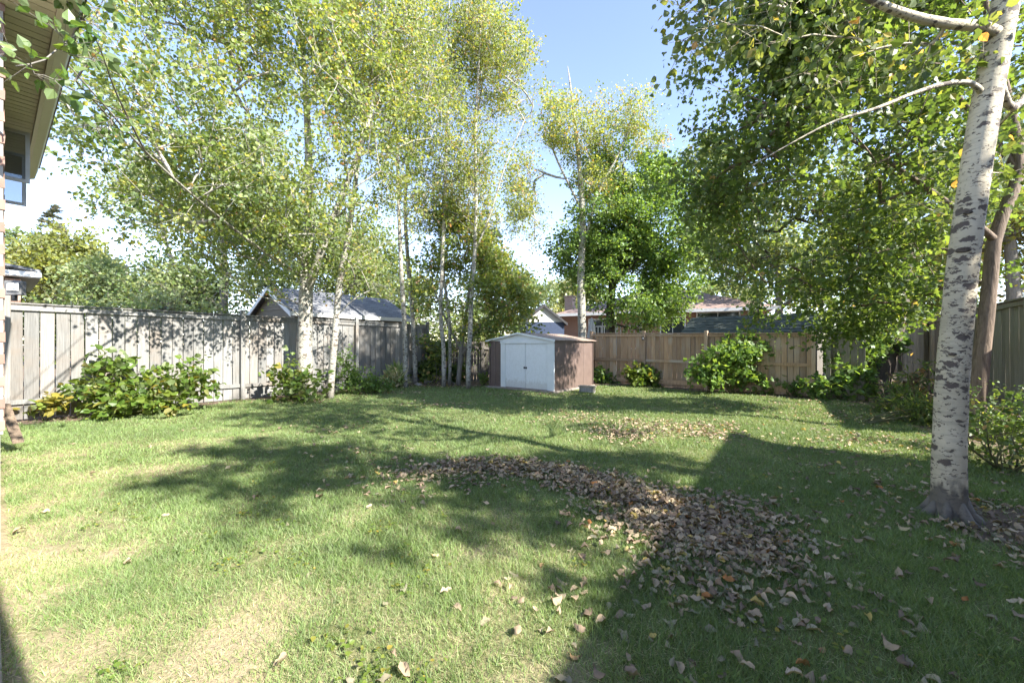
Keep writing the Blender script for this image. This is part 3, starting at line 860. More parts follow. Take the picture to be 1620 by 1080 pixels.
# ------------------------------------------------------------------ buildings beyond the fences
def gable_house(name, label, cat, M, w2, length, ze, zp, wall, roof, trim, over=0.25, gable=None):
    """ridge along +y from the gable front at y=0; x in [-w2,w2]"""
    r = thing(name, label, cat, M)
    add('wall', MB().box(-w2, w2, 0, length, -0.1, ze - 0.01), wall, r)
    add('gable', MB().prism([(-w2, ze - 0.008), (w2, ze - 0.008), (0, zp - 0.06)], 0.004, 0.1), gable or wall, r)
    for s in (-1, 1):
        k = (zp - ze) / w2
        e = w2 + over
        pts = [(0, zp), (s * e, zp - k * e)]
        a, b = (pts[0], pts[1]) if s > 0 else (pts[1], pts[0])
        add('roof', MB().hexa([(a[0],-over,a[1]),(b[0],-over,b[1]),(b[0],length+over,b[1]),(a[0],length+over,a[1]),(a[0],-over,a[1]+0.07),(b[0],-over,b[1]+0.07),(b[0],length+over,b[1]+0.07),(a[0],length+over,a[1]+0.07)]), roof, r)
        add('barge_board', MB().beam((s * 0.01, -over - 0.02, zp - 0.03), (s * e, -over - 0.02, zp - k * e - 0.03), 0.03, 0.14), trim, r)
        add('eave_board', MB().beam((s * (e + 0.02), -over, zp - k * e - 0.0), (s * (e + 0.02), length + over, zp - k * e - 0.0), 0.03, 0.13), trim, r)
    return r

ax = P(432, 455, 13.5)
gdir = math.atan2(0.8, 0.6)                      # ridge direction
gr = gable_house('garage', 'garage with grey shingle roof and olive gable behind the left fence', 'garage', frame((ax[0], ax[1], 0), gdir - math.pi / 2), 1.5, 4.3, 2.45, 3.25, MT['siding'], MT['slate'], MT['white_trim'], 0.18)
for i in range(7):      # lap boards on the gable
    z = 2.55 + i * 0.09
    hw = max(0.05, 1.5 * (3.2 - z) / 0.78 - 0.03)
    add('lap_board', MB().hexa([(-hw,-0.018,z),(hw,-0.018,z),(hw,0.002,z),(-hw,0.002,z),(-hw*0.93,-0.006,z+0.085),(hw*0.93,-0.006,z+0.085),(hw*0.93,0.002,z+0.085),(-hw*0.93,0.002,z+0.085)]), MT['siding'], gr)
for s in (0.7, 2.4):
    add('window', MB().box(1.49, 1.53, s, s + 0.9, 1.5, 2.25), MT['glass'], gr)

ws = P(860, 483, 24)
gable_house('white_shed', 'white gabled outbuilding with navy lower boards behind the metal shed', 'shed', frame((ws[0], ws[1], 0), 0.12), 1.25, 3.5, 2.75, 3.72, MT['navy'], MT['black_roof'], MT['black_roof'], 0.15, MT['white_trim'])

def brick_bungalow():
    a = Vector((13.9, 22.0)); b = Vector((3.35, 27.2))
    d = (b - a); L = d.length
    # local: x along from left(b) to right(a); +y away from viewer
    d2 = (a - b); M = frame((b.x, b.y, 0), math.atan2(d2.y, d2.x))
    r = thing('brick_bungalow', 'orange brick bungalow with brown hip roof behind the cedar fence', 'house', M)
    ze = 3.42; dep = 9.0
    add('wall', MB().box(0, L, 0, dep, -0.1, ze - 0.02), MT['brick_tex'], r)
    o = 0.5; zr = 5.15
    rf = MB()
    rf.v = [(-o,-o,ze),(L+o,-o,ze),(L+o,dep+o,ze),(-o,dep+o,ze),(4.2,dep/2,zr),(L-4.2,dep/2,zr)]
    rf.f = [(0,1,5,4),(1,2,5),(2,3,4,5),(3,0,4),(3,2,1,0)]
    ro = add('roof', rf, MT['brown_shingle'], r)
    add('fascia', MB().box(-o-0.03, L+o+0.03, -o-0.05, -o-0.004, ze-0.16, ze+0.02).box(-o-0.05, -o-0.004, -o-0.004, dep+o, ze-0.16, ze+0.02), MT['white_trim'], r)
    add('soffit', MB().box(-o, L+o, -o, -0.004, ze-0.05, ze-0.03), MT['white_trim'], r)
    cm = MB().box(-0.55, 0.05, 2.2, 2.9, 2.0, 4.85).box(-0.6, 0.1, 2.15, 2.95, 4.852, 4.95)
    add('chimney', cm, MT['brick_pink'], r)
    for (x0, x1, z0, z1, nm) in ((8.3, 10.4, 2.62, 3.22, 2), (6.3, 7.6, 2.1, 3.0, 2), (1.9, 3.6, 1.9, 3.0, 2), (10.9, 11.4, 2.5, 3.2, 1)):
        fr = MB(); t = 0.07
        fr.box(x0-t, x1+t, -0.05, 0.02, z1, z1+t).box(x0-t, x1+t, -0.07, 0.02, z0-t, z0).box(x0-t, x0, -0.05, 0.02, z0, z1).box(x1, x1+t, -0.05, 0.02, z0, z1)
        f = add('window', fr, MT['white_trim'], r)
        step = (x1 - x0) / nm
        for k in range(nm):
            add('pane', MB().box(x0 + k*step + 0.015, x0 + (k+1)*step - 0.015, -0.022, 0.01, z0 + 0.002, z1 - 0.002), MT['glass'], f)
        for k in range(1, nm):
            add('mullion', MB().box(x0 + k*step - 0.014, x0 + k*step + 0.014, -0.04, 0.005, z0, z1), MT['white_trim'], f)
brick_bungalow()

def dark_shed():
    n = Vector((-fd.y, fd.x))
    a = Vector(P(1078, 527, 14.6)[:2]); b = a + fd * 4.0
    M = frame((a.x, a.y, 0), math.atan2(fd.y, fd.x))
    r = thing('garden_shed', 'low garden shed with charcoal shingle roof just beyond the cedar fence', 'shed', M)
    add('wall', MB().box(0.1, 3.9, 0.3, 2.0, -0.1, 1.78), MT['dark_wood'], r)
    for i in range(6):      # shingle courses, each lapped over the one below
        y0 = 0.0 + i * 0.2; z0 = 1.78 + i * 0.105
        add('shingle_course', MB().hexa([(-0.05,y0,z0),(4.05,y0,z0),(4.05,y0+0.24,z0+0.115),(-0.05,y0+0.24,z0+0.115),(-0.05,y0,z0+0.022),(4.05,y0,z0+0.022),(4.05,y0+0.24,z0+0.125),(-0.05,y0+0.24,z0+0.125)]), MT['dark_shingle'], r)
    add('roof', MB().hexa([(-0.05,1.22,2.38),(4.05,1.22,2.38),(4.05,2.4,1.78),(-0.05,2.4,1.78),(-0.05,1.22,2.41),(4.05,1.22,2.41),(4.05,2.4,1.81),(-0.05,2.4,1.81)]), MT['dark_shingle'], r)
dark_shed()

def white_railing():
    a = P(938, 527, 19.6); b = P(1012, 527, 18.6)
    dv = Vector((b[0]-a[0], b[1]-a[1])); L = dv.length
    M = frame((a[0], a[1], 0), math.atan2(dv.y, dv.x))
    r = thing('white_railing', 'white deck railing seen over the cedar fence below the dark maple', 'railing', M)
    pk = MB().box(-0.02, 0.02, -0.012, 0.012, 0.0, 1.0).mesh('baluster', MT['white_trim'])
    n = 14
    for i in range(n):
        place(bpy.data.objects.new('baluster', pk), r, M @ Matrix.Translation((0.1 + i * (L - 0.2) / (n - 1), 0, 1.25)))
    add('rail', MB().box(0, L, -0.035, 0.035, 2.25, 2.30), MT['white_trim'], r)
    add('rail', MB().box(0, L, -0.035, 0.035, 1.2, 1.248), MT['white_trim'], r)
    for x in (0.0, L / 2, L):
        add('post', MB().cbox(x - 0.05, x + 0.05, 0.04, 0.14, -0.05, 2.4, 0.01), MT['white_trim'], r)
    add('deck', MB().box(-0.5, L + 0.5, 0.15, 2.5, 1.05, 1.17), MT['tan_wood'], r)
    q = P(936, 527, 20.3)
    u = thing('folded_parasol', 'folded white patio parasol standing beside the white deck railing', 'parasol', (q[0], q[1], 0))
    add('pole', MB().tube([(0, 0, 0), (0, 0, 2.75)], 0.025, 8), MT['grey_metal'], u)
    cn = MB()
    prof = [(0.05, 2.72), (0.10, 2.55), (0.17, 2.25), (0.21, 1.95), (0.24, 1.75)]
    for (rr_, z) in prof:
        for k in range(16):
            q_ = rr_ * (1.0 if k % 2 else 0.62)
            cn.v.append((q_ * math.cos(k * math.pi / 8), q_ * math.sin(k * math.pi / 8), z))
    for i in range(len(prof) - 1):
        for k in range(16):
            cn.f.append((i*16+k, i*16+(k+1)%16, (i+1)*16+(k+1)%16, (i+1)*16+k))
    cn.f.append(tuple(range(16)))
    add('canopy', cn, MT['umbrella'], u)
    add('base', MB().lathe([(0.3, 0.0), (0.3, 0.05), (0.06, 0.12)], (0, 0, 0), 14), MT['grey_metal'], u)
white_railing()

def left_neighbour():
    p = P(12, 545, 9.6)
    ang = math.atan2(WT.y, WT.x)
    M = frame((p[0], p[1], 0), ang)      # x away to the left, y towards the viewer's left
    r = thing('neighbour_house', 'neighbouring house corner with white eave beyond the left end of the fence', 'house', M)
    add('wall', MB().box(0.0, 4, -0.2, 3.5, -0.1, 2.98), MT['brick_pink'], r)
    add('roof', MB().hexa([(-0.16,-0.5,3.16),(4,-0.5,3.16),(4,3.6,3.9),(-0.16,3.6,3.9),(-0.16,-0.5,3.22),(4,-0.5,3.22),(4,3.6,3.96),(-0.16,3.6,3.96)]), MT['slate'], r)
    add('fascia', MB().box(-0.18, 4, -0.52, -0.49, 3.04, 3.158).box(-0.18, -0.15, -0.488, 3.6, 3.04, 3.158), MT['white_trim'], r)
    add('soffit', MB().box(-0.148, 4, -0.488, 3.6, 3.02, 3.038), MT['white_trim'], r)
    q = P(23, 458, 8.9)
    lm = thing('floodlight', 'grey wall floodlight with white lens above the left end of the fence', 'lamp', frame(q, 0.2))
    add('housing', MB().cbox(-0.17, 0.15, -0.05, 0.10, -0.12, 0.19, 0.02), MT['dark_grey'], lm)
    add('lens', MB().cbox(-0.08, 0.13, -0.085, -0.052, -0.03, 0.14, 0.02), MT['white_trim'], lm)
    add('bracket', MB().tube([(-0.02, 0.02, -0.12), (-0.02, 0.02, -0.25)], 0.05, 8).box(-0.24, -0.171, -0.03, 0.06, -0.2, 0.18).beam((-0.2, 0.0, 0.0), (-0.75, 0.15, 0.0), 0.05, 0.05), MT['dark_metal'], lm)
left_neighbour()

def unseen_right_house():
    """unseen house added right of the yard; its roof edge throws the straight shade"""
    c = Vector((8.21, 3.24)); d = Vector((-0.572, -0.820)).normalized()  # unseen house, added where its roof edge casts the lawn shade
    M = frame((c.x, c.y, 0), math.atan2(d.y, d.x))        # x towards the viewer's back, +y away from the yard
    r = thing('unseen_side_house', 'unseen brick house added right of the yard to shade the lawn', 'house', M)
    add('wall', MB().box(0.4, 9.5, 0.45, 8.0, -0.1, 4.16), MT['brick_tex'], r)
    add('roof', MB().hexa([(0,0,4.2),(9.9,0,4.2),(7.5,4.2,5.1),(2.4,4.2,5.1),(0,0,4.3),(9.9,0,4.3),(7.5,4.2,5.22),(2.4,4.2,5.22)]).hexa([(2.4,4.2,5.1),(7.5,4.2,5.1),(9.9,8.4,4.2),(0,8.4,4.2),(2.4,4.2,5.22),(7.5,4.2,5.22),(9.9,8.4,4.3),(0,8.4,4.3)]), MT['brown_shingle'], r)
    add('fascia', MB().box(0, 9.9, -0.03, -0.002, 4.12, 4.3), MT['white_trim'], r)
    for x in (1.5, 5.0):
        f = add('window', MB().box(x, x + 1.3, 0.40, 0.449, 2.3, 3.5), MT['white_trim'], r)
        add('pane', MB().box(x + 0.06, x + 1.24, 0.385, 0.399, 2.36, 3.44), MT['glass'], f)
unseen_right_house()

# ------------------------------------------------------------------ foliage machinery
def leaf_proto(kind):
    if kind == 'poplar':
        V = [(0,0,0),(-0.36,0.24,0.07),(-0.34,0.56,0.09),(0,1,-0.03),(0.34,0.56,0.09),(0.36,0.24,0.07)]
        Fc = [(0,3,2,1),(0,5,4,3)]
    elif kind == 'maple':
        V = [(0,0,0),(-0.5,0.22,0.06),(-0.22,0.42,0.05),(-0.42,0.78,0.07),(0,1,-0.05),(0.42,0.78,0.07),(0.22,0.42,0.05),(0.5,0.22,0.06)]
        Fc = [(0,4,3,2,1),(0,7,6,5,4)]
    elif kind == 'broad':
        V = [(0,0,0),(-0.42,0.12,0.06),(-0.5,0.42,0.10),(-0.28,0.78,0.05),(0,1.05,-0.10),(0.28,0.78,0.05),(0.5,0.42,0.10),(0.42,0.12,0.06),(0,0.5,0.0)]
        Fc = [(0,8,2,1),(8,4,3,2),(0,7,6,8),(8,6,5,4)]
    elif kind == 'slim':
        V = [(0,0,0),(-0.12,0.4,0.03),(0,1,-0.08),(0.12,0.4,0.03)]
        Fc = [(0,2,1),(0,3,2)]
    else:   # 'diamond'
        V = [(0,0,0),(-0.38,0.45,0.08),(0,1,0),(0.38,0.45,0.08)]
        Fc = [(0,2,1),(0,3,2)]
    return np.array(V, float), Fc

PROTO_CACHE = {}
def leaf_mesh_variants(kind, mat):
    key = (kind, mat.name)
    if key not in PROTO_CACHE:
        V, Fc = leaf_proto(kind)
        out = []
        for t in (0.08, 0.22, 0.34, 0.44, 0.54, 0.64, 0.74, 0.84, 0.97):
            me = bpy.data.meshes.new('leaf'); me.from_pydata([tuple(v) for v in V], [], Fc); me.materials.append(mat)
            at = me.attributes.new('tint', 'FLOAT', 'FACE'); at.data.foreach_set('value', [t] * len(Fc))
            out.append((t, me))
        PROTO_CACHE[key] = out
    return PROTO_CACHE[key]

def norm(a): return a / np.maximum(np.linalg.norm(a, axis=-1, keepdims=True), 1e-9)

def frames(ydir, nrm):
    y = norm(ydir)
    n = norm(nrm - (nrm * y).sum(-1, keepdims=True) * y)
    x = np.cross(y, n)
    return np.stack([x, y, n], -1)      # columns

def leaves_to_objects(root, kind, mat, pos, R, size, tint, nparts, name='crown'):
    V, Fc = leaf_proto(kind)
    N = len(pos)
    take = np.zeros(N, bool)
    if nparts:
        d = np.maximum(pos[:, 1], 0.3)
        u = pos[:, 0] / d * F + 810; v = HOR - (pos[:, 2] - CAMZ) / d * F
        inside = (pos[:, 1] > 0.5) & (u > -5) & (u < 1625) & (v > -5) & (v < 1085)
        facing = np.abs((R[:, :, 2] * norm(pos - np.array([0, 0, CAMZ]))).sum(-1))
        score = np.where(inside, size / d * (0.4 + facing), 0)
        idx = np.argsort(-score)[:nparts]; idx = idx[score[idx] > 0]
        take[idx] = True
        var = leaf_mesh_variants(kind, mat)
        tv = np.array([t for t, _ in var])
        inv = world_of(root).inverted()
        for i in idx:
            m = np.eye(4); m[:3, :3] = R[i] * size[i]; m[:3, 3] = pos[i]
            me = var[int(np.argmin(np.abs(tv - tint[i])))][1]
            o = bpy.data.objects.new('leaf', me); COL.objects.link(o); o.parent = root
            o.matrix_basis = inv @ Matrix(m.tolist())
    keep = ~take
    pos, R, size, tint = pos[keep], R[keep], size[keep], tint[keep]
    N = len(pos)
    if N == 0: return
    base = np.array(world_of(root).translation)
    VV = np.einsum('nij,kj->nki', R, V) * size[:, None, None] + (pos - base)[:, None, :]
    K = len(V)
    fl = np.concatenate([np.array(f) for f in Fc])
    L = (np.arange(N)[:, None] * K + fl[None, :]).ravel()
    tot = np.tile(np.array([len(f) for f in Fc]), N)
    me = np_mesh(name, VV.reshape(-1, 3), tot, L, mat, np.repeat(tint, len(Fc)))
    o = place(bpy.data.objects.new(name, me), root)
    o['kind'] = 'stuff'
    return o

def poly(pts, step=0.3):
    """smooth (Catmull-Rom) a list of (x,y,z,r)"""
    p = np.array(pts, float)
    q = np.vstack([2 * p[0] - p[1], p, 2 * p[-1] - p[-2]])
    out = []
    for i in range(1, len(q) - 2):
        n = max(2, int(np.linalg.norm(q[i+1][:3] - q[i][:3]) / step))
        for k in range(n):
            t = k / n
            a = 0.5 * ((2*q[i]) + (-q[i-1]+q[i+1])*t + (2*q[i-1]-5*q[i]+4*q[i+1]-q[i+2])*t*t + (-q[i-1]+3*q[i]-3*q[i+1]+q[i+2])*t**3)
            out.append(a)
    out.append(q[-2])
    o = np.array(out); o[:, 3] = np.maximum(o[:, 3], 0.004)
    return o

def sample_blobs(rg, blobs, n, shell=0.45):
    w = np.array([b[6] if len(b) > 6 else b[3] * b[4] * b[5] for b in blobs], float); w /= w.sum()
    ch = rg.choice(len(blobs), n, p=w)
    B = np.array([b[:6] for b in blobs], float)[ch]
    d = norm(rg.normal(size=(n, 3)))
    r = rg.random(n) ** shell
    return B[:, :3] + d * r[:, None] * B[:, 3:6]

def grow(root, trunks, blobs, nclump, seed, leaves, kind, lsize, mats, tint_fn, bark, twig_bark=None, twig=0.45, nsub=4, ascend=0.4, spread=0.10,
         up=0.5, droop=0.25, nparts=0, gap=0.0, gscale=0.6, sides=8, minr=0.006, wob=0.06, shell=0.45, near_min=1.1, trunk_sides=12, crown_name='crown', clear=None, step=0.3, flat=0.0):
    rg = np.random.default_rng(seed)
    npos, nr, npar, chains = [], [], [], []
    mbT = MB()
    inv = np.array(world_of(root).translation)
    for ti, tr in enumerate(trunks):
        pl = poly(tr, step)
        mbT.tube([tuple(a[:3] - inv) for a in pl], [float(a[3]) for a in pl], trunk_sides, True, wob, seed + ti)
        for a in pl:
            npos.append(a[:3]); nr.append(a[3])
    n0 = len(npos)
    pts = sample_blobs(rg, blobs, int(nclump * (1.0 + 2.0 * gap)) if gap else nclump, shell)
    if gap:
        nv = vnoise3(pts, gscale, seed)
        pts = pts[nv > np.quantile(nv, 1 - 1 / (1 + 2.0 * gap))][:nclump]
    if clear is not None:
        pts = pts[clear(pts)]
    pts = pts[np.linalg.norm(pts - np.array([0, 0, CAMZ]), axis=1) > near_min + 0.4]
    base = np.array(npos)
    dd = np.array([np.min(np.linalg.norm(base - p, axis=1)) for p in pts])
    pts = pts[np.argsort(dd)]
    cap = n0 + len(pts) * 4 + 10
    NP = np.zeros((cap, 3)); NP[:n0] = base
    PAR = np.full(cap, -1, int); CNT = np.zeros(cap)
    n = n0
    ends, dirs = [], []
    for p in pts:
        dv = p - NP[:n]
        dist = np.linalg.norm(dv, axis=1)
        hz = np.hypot(dv[:, 0], dv[:, 1])
        bad = np.maximum(0, ascend * hz - dv[:, 2])
        j = int(np.argmin(dist + 1.3 * bad))
        a = NP[j]; v = p - a
        ctrl = a + v * 0.5 + np.array([0, 0, 1.0]) * np.linalg.norm(v) * rg.uniform(-0.02, 0.14) + rg.normal(size=3) * np.linalg.norm(v) * 0.06
        ids = [j]
        m = 3 if np.linalg.norm(v) > 0.6 else 2
        for k in range(1, m + 1):
            t = k / m
            NP[n] = (1-t)**2 * a + 2*t*(1-t) * ctrl + t*t * p
            PAR[n] = ids[-1]; ids.append(n); n += 1
        chains.append(ids); ends.append(ids[-1])
        dirs.append(NP[ids[-1]] - NP[ids[-2]])
    for e in ends:
        k = e
        while k >= 0:
            CNT[k] += 1; k = PAR[k]
    rad = minr * np.maximum(CNT, 1) ** 0.5
    rad[:n0] = np.array(nr)
    mbB = MB()
    for ids in chains:
        rr = [min(rad[ids[0]] * 0.6, rad[ids[1]] * 1.15)] + [rad[i] for i in ids[1:]]
        s = sides if rr[0] > 0.03 else (5 if rr[0] > 0.012 else 3)
        mbB.tube([tuple(NP[i] - inv) for i in ids], rr, s, False)
    add('trunk', mbT, bark, root, smooth=True)
    # twigs and leaves
    E = NP[ends]; D = norm(np.array(dirs))
    nc = len(E)
    sd = norm(D[:, None, :] * 0.7 + rg.normal(size=(nc, nsub, 3)) * np.array([0.75, 0.75, 0.55 * (1 - flat)]) + np.array([0, 0, 0.15 - droop * 0.6]))
    sl = twig * rg.uniform(0.6, 1.25, (nc, nsub))
    tipx = E[:, None, :] + sd * sl[..., None]
    tw = [tuple(x) for x in (E - inv)]
    for i in range(nc):
        for k in range(nsub):
            mbB.tube([tuple(E[i] - inv), tuple(tipx[i, k] - inv)], [minr * 0.8, minr * 0.35], 3, False)
    tb = add('limbs', mbB, twig_bark or bark, root, smooth=True)
    tb['kind'] = 'stuff'
    per = leaves // (nc * nsub) + 1
    t = rg.random((nc, nsub, per)) ** 0.8 * 1.08
    pos = E[:, None, None, :] + sd[:, :, None, :] * (sl[..., None] * t)[..., None] + rg.normal(size=(nc, nsub, per, 3)) * spread
    yd = sd[:, :, None, :] * 0.5 + rg.normal(size=pos.shape) * 0.75 + np.array([0, 0, -droop])
    nm = rg.normal(size=pos.shape) * (1 - 0.55 * up) + np.array([0, 0, up * 1.3])
    sz = lsize * rg.uniform(0.42, 1.25, pos.shape[:3])
    pos = pos.reshape(-1, 3); R = frames(yd.reshape(-1, 3), nm.reshape(-1, 3)); sz = sz.ravel()
    cl = np.repeat(rg.normal(size=(nc,)) * 0.11, nsub * per)
    tint = np.clip(tint_fn(pos, rg) + cl, 0, 1)
    ok = (np.linalg.norm(pos - np.array([0, 0, CAMZ]), axis=1) > near_min) & (pos[:, 2] > 0.02)
    if clear is not None: ok &= clear(pos)
    leaves_to_objects(root, kind, mats, pos[ok], R[ok], sz[ok], tint[ok], nparts, crown_name)

def tint_basic(mean, sd, rust=0.0):
    def f(p, rg):
        t = rg.normal(mean, sd, len(p))
        if rust: t = np.where(rg.random(len(p)) < rust, rg.uniform(0.85, 1.0, len(p)), t)
        return t
    return f

def bp(px, py, d, rx, ry, rz, w=None):
    """blob centred at a photo position and distance; radii in metres"""
    c = P(px, py, d)
    b = (c[0], c[1], c[2], rx, ry, rz)
    return b + ((w,) if w else ())

def tr(pts, base=None):
    """trunk polyline from (px, py, d, r)"""
    return [P(a, b, d) + (r,) for a, b, d, r in pts]

# ------------------------------------------------------------------ left poplars
def aspen_tint(p, rg):
    u = p[:, 0] / np.maximum(p[:, 1], 0.5) * F + 810
    base = 0.40 + 0.12 * sstep(300, 800, u) + 0.05 * sstep(3, 9, p[:, 2])
    t = rg.normal(0, 0.14, len(p)) + base
    return np.where(rg.random(len(p)) < 0.025, rg.uniform(0.8, 1.0, len(p)), t)

GA = 'pale barked poplars along the left fence'
# A : the big double poplar
b = gp(484, 628)
root = thing('poplar_tree', 'thickest left poplar with forked pale trunk and spreading crown by the grey fence', 'tree', (b[0], b[1], 0), GA)
dA = b[1]
grow(root, [tr([(484,634,dA,0.24),(484,610,dA,0.20),(482,560,dA,0.185),(484,470,dA,0.17),(487,400,dA,0.15),(489,320,dA,0.12),(488,240,dA,0.095),(484,150,dA,0.075),(476,40,dA,0.055),(470,-90,dA,0.03),(466,-180,dA,0.012)]),
            tr([(485,465,dA,0.10),(500,420,dA-0.2,0.10),(520,365,dA-0.4,0.09),(545,300,dA-0.5,0.075),(575,220,dA-0.5,0.06),(600,110,dA-0.4,0.045),(612,-30,dA-0.3,0.022)]),
            tr([(484,420,dA,0.0527),(440,370,dA-0.8,0.0465),(380,310,dA-1.8,0.0372),(330,250,dA-2.6,0.0279),(280,170,dA-3.3,0.0186),(230,70,dA-3.8,0.0093)]),
            tr([(486,390,dA,0.0372),(430,330,dA-0.5,0.0310),(410,230,dA-0.9,0.0248),(370,110,dA-1.2,0.0155),(340,10,dA-1.4,0.0074)]),
            tr([(483,440,dA,0.0372),(420,400,dA-1.5,0.0310),(330,330,dA-3.2,0.0248),(240,250,dA-4.9,0.0174),(150,150,dA-6.3,0.0099),(70,60,dA-7.1,0.0037)])],
     [bp(380,180,dA-1.8,3.6,2.8,3.6), bp(470,60,dA-0.5,3.2,2.6,4.0), bp(300,300,dA-2.6,2.3,2.0,1.5), bp(410,360,dA-1.2,2.2,2.0,1.5), bp(230,130,dA-4.0,1.5,1.3,1.9), bp(560,170,dA-0.5,1.7,1.6,2.8), bp(330,20,dA-2.6,2.3,2.0,2.3), bp(440,435,dA-0.6,1.5,1.2,0.65), bp(520,410,dA-0.2,1.2,1.1,0.9)],
     760, 21, 58000, 'poplar', 0.082, MT['poplar_leaf'], aspen_tint, MT['aspen_bark'], twig=0.55, nsub=4, ascend=0.45, up=0.1, droop=0.35, nparts=150, gap=0.35, spread=0.075, near_min=4.2,
     clear=lambda p: (p[:, 0] * WN.x + p[:, 1] * WN.y > 0.8) | (p[:, 2] > 4.3))
# hanging twigs near the house: the same tree's longest branch
grow(root, [tr([(232,245,dA-5.0,0.013),(185,150,4.5,0.008),(150,60,3.5,0.005),(112,62,2.9,0.0035),(70,95,2.6,0.004),(25,105,2.5,0.002)])],
     [bp(55,108,2.5,0.16,0.12,0.05,0.5), bp(112,70,2.75,0.10,0.16,0.16,1.0), bp(128,20,2.8,0.10,0.16,0.18,0.8), bp(175,215,4.4,0.28,0.3,0.35,0.8), bp(195,320,4.6,0.35,0.3,0.25,0.7), bp(165,110,4.0,0.25,0.3,0.5,1.2)],
     34, 22, 260, 'poplar', 0.075, MT['deep_leaf'], tint_basic(0.3, 0.2), MT['grey_bark'], twig=0.18, nsub=3, ascend=0.0, up=0.1, droop=0.35, nparts=160, spread=0.035, near_min=1.7, minr=0.0028, crown_name='hanging_leaves')  # darker leaf material and tint stand in for their shade

def aspen(label, pts, blobs, ncl, nl, seed, forks=(), size=0.08, tint=aspen_tint, ls=0.4, nparts=0, gap=0.45):
    p0 = P(*pts[0][:3])
    root = thing('poplar_tree', label, 'tree', (p0[0], p0[1], 0), GA)
    grow(root, [tr(pts)] + [tr(f) for f in forks], blobs, ncl, seed, nl, 'diamond', size, MT['poplar_leaf'], tint, MT['aspen_bark'], twig=0.5, nsub=4, ascend=0.7, up=0.1, droop=0.35, gap=gap, spread=0.075, nparts=nparts, gscale=0.7)
    return root

d = gp(522, 629)[1]
aspen('slim leaning poplar in front of the grey fence right of the thickest trunk', [(522,634,d,0.1020),(524,600,d,0.0892),(529,540,d,0.0850),(538,440,d,0.0765),(552,370,d,0.0680),(566,260,d,0.0578),(585,130,d,0.0467),(602,-20,d,0.0340),(615,-200,d,0.0102)],
      [bp(600,80,d,1.8,1.8,3.4), bp(560,260,d,1.3,1.4,1.6), bp(650,150,d+0.6,1.5,1.5,2.4), bp(580,410,d,1.1,1.1,0.9)], 280, 14000, 31)
d = gp(643, 613)[1]
aspen('straight white poplar standing close in front of the fence end post, left of its twin', [(642,618,d,0.0892),(641,590,d,0.0808),(640,520,d,0.0765),(635,430,d,0.0697),(631,330,d,0.0595),(628,220,d,0.0510),(626,100,d,0.0382),(622,-60,d,0.0170)],
      [bp(625,160,d,1.5,1.5,3.6), bp(640,330,d,1.6,1.5,1.3), bp(610,20,d,1.7,1.6,2.2)], 220, 12000, 32)
d = gp(657, 608)[1]
aspen('pale poplar touching the fence end post, right of its twin', [(657,612,d,0.0892),(656,570,d,0.0850),(652,490,d,0.0765),(646,420,d,0.0723),(641,330,d,0.0595),(648,220,d,0.0467),(660,100,d,0.0340),(668,-40,d,0.0153)],
      [bp(665,130,d,1.6,1.5,3.6), bp(700,40,d,1.7,1.5,2.6), bp(660,300,d,1.5,1.4,1.4)], 220, 12000, 33)
d = gp(702, 613)[1]
aspen('slender pale poplar with kinked stem between the fence end and the shed', [(702,617,d,0.0765),(702,580,d,0.0680),(701,540,d,0.0663),(697,500,d,0.0638),(699,430,d,0.0595),(703,330,d,0.0510),(706,220,d,0.0425),(709,90,d,0.0306),(712,-60,d,0.0127)],
      [bp(715,160,d,1.6,1.5,3.5), bp(770,60,d,1.5,1.4,2.5), bp(720,310,d,1.5,1.4,1.3)], 230, 12500, 34)
d = gp(711, 609)[1]
aspen('thinnest pale poplar leaning beside the kinked stem', [(711,613,d,0.0638),(712,570,d,0.0578),(711,510,d,0.0527),(705,460,d,0.0493),(702,420,d,0.0442),(722,330,d,0.0382),(748,220,d,0.0306),(768,100,d,0.0213),(780,0,d,0.0085)],
      [bp(765,120,d,1.4,1.4,2.8), bp(740,280,d,1.3,1.3,1.5)], 180, 9000, 35)
d = gp(741, 615)[1]
aspen('brownish grey poplar nearest to the white doored shed', [(741,619,d,0.0850),(741,580,d,0.0748),(743,540,d,0.0731),(746,470,d,0.0697),(751,400,d,0.0595),(753,310,d,0.0510),(752,210,d,0.0425),(758,90,d,0.0306),(764,-40,d,0.0119)],
      [bp(770,150,d,1.5,1.4,3.4), bp(790,60,d,1.25,1.3,2.6), bp(740,320,d,1.5,1.4,1.1)], 220, 11500, 36,
      forks=[[(753,395,d,0.0340),(775,340,d,0.0298),(800,260,d,0.0238),(830,190,d,0.0153)]])

# H : tall poplar beyond the shed
root = thing('poplar_tree', 'tall poplar with yellowing crown behind the metal shed and cedar fence', 'tree', (P(921,540,17)[0], 17, 0))
grow(root, [[P(921,540,17)[:2] + (0.0, 0.20)] + tr([(921,530,17,0.175),(919,430,17,0.16),(922,360,17,0.13),(918,280,17,0.10),(910,200,17,0.075),(903,140,17,0.045),(898,105,17,0.012)]),
            tr([(921,400,17,0.06),(945,310,16.8,0.05),(980,240,16.6,0.035),(1005,170,16.5,0.015)]),
            tr([(919,330,17,0.05),(880,250,17,0.04),(855,180,17,0.02)])],
     [bp(905,230,17,2.0,1.8,2.2), bp(860,220,17,1.3,1.4,2.2), bp(1005,200,16.7,1.25,1.2,1.4), bp(940,320,17,2.0,1.8,1.3), bp(850,330,17.2,1.5,1.3,1.4), bp(825,290,16.6,1.0,1.2,1.6)],
     300, 41, 22000, 'diamond', 0.095, MT['poplar_leaf'], tint_basic(0.58, 0.14, 0.05), MT['aspen_bark'], twig=0.5, ascend=0.8, up=0.1, droop=0.3, gap=0.5, spread=0.12)
# bare top twigs come from the limbs above the crown

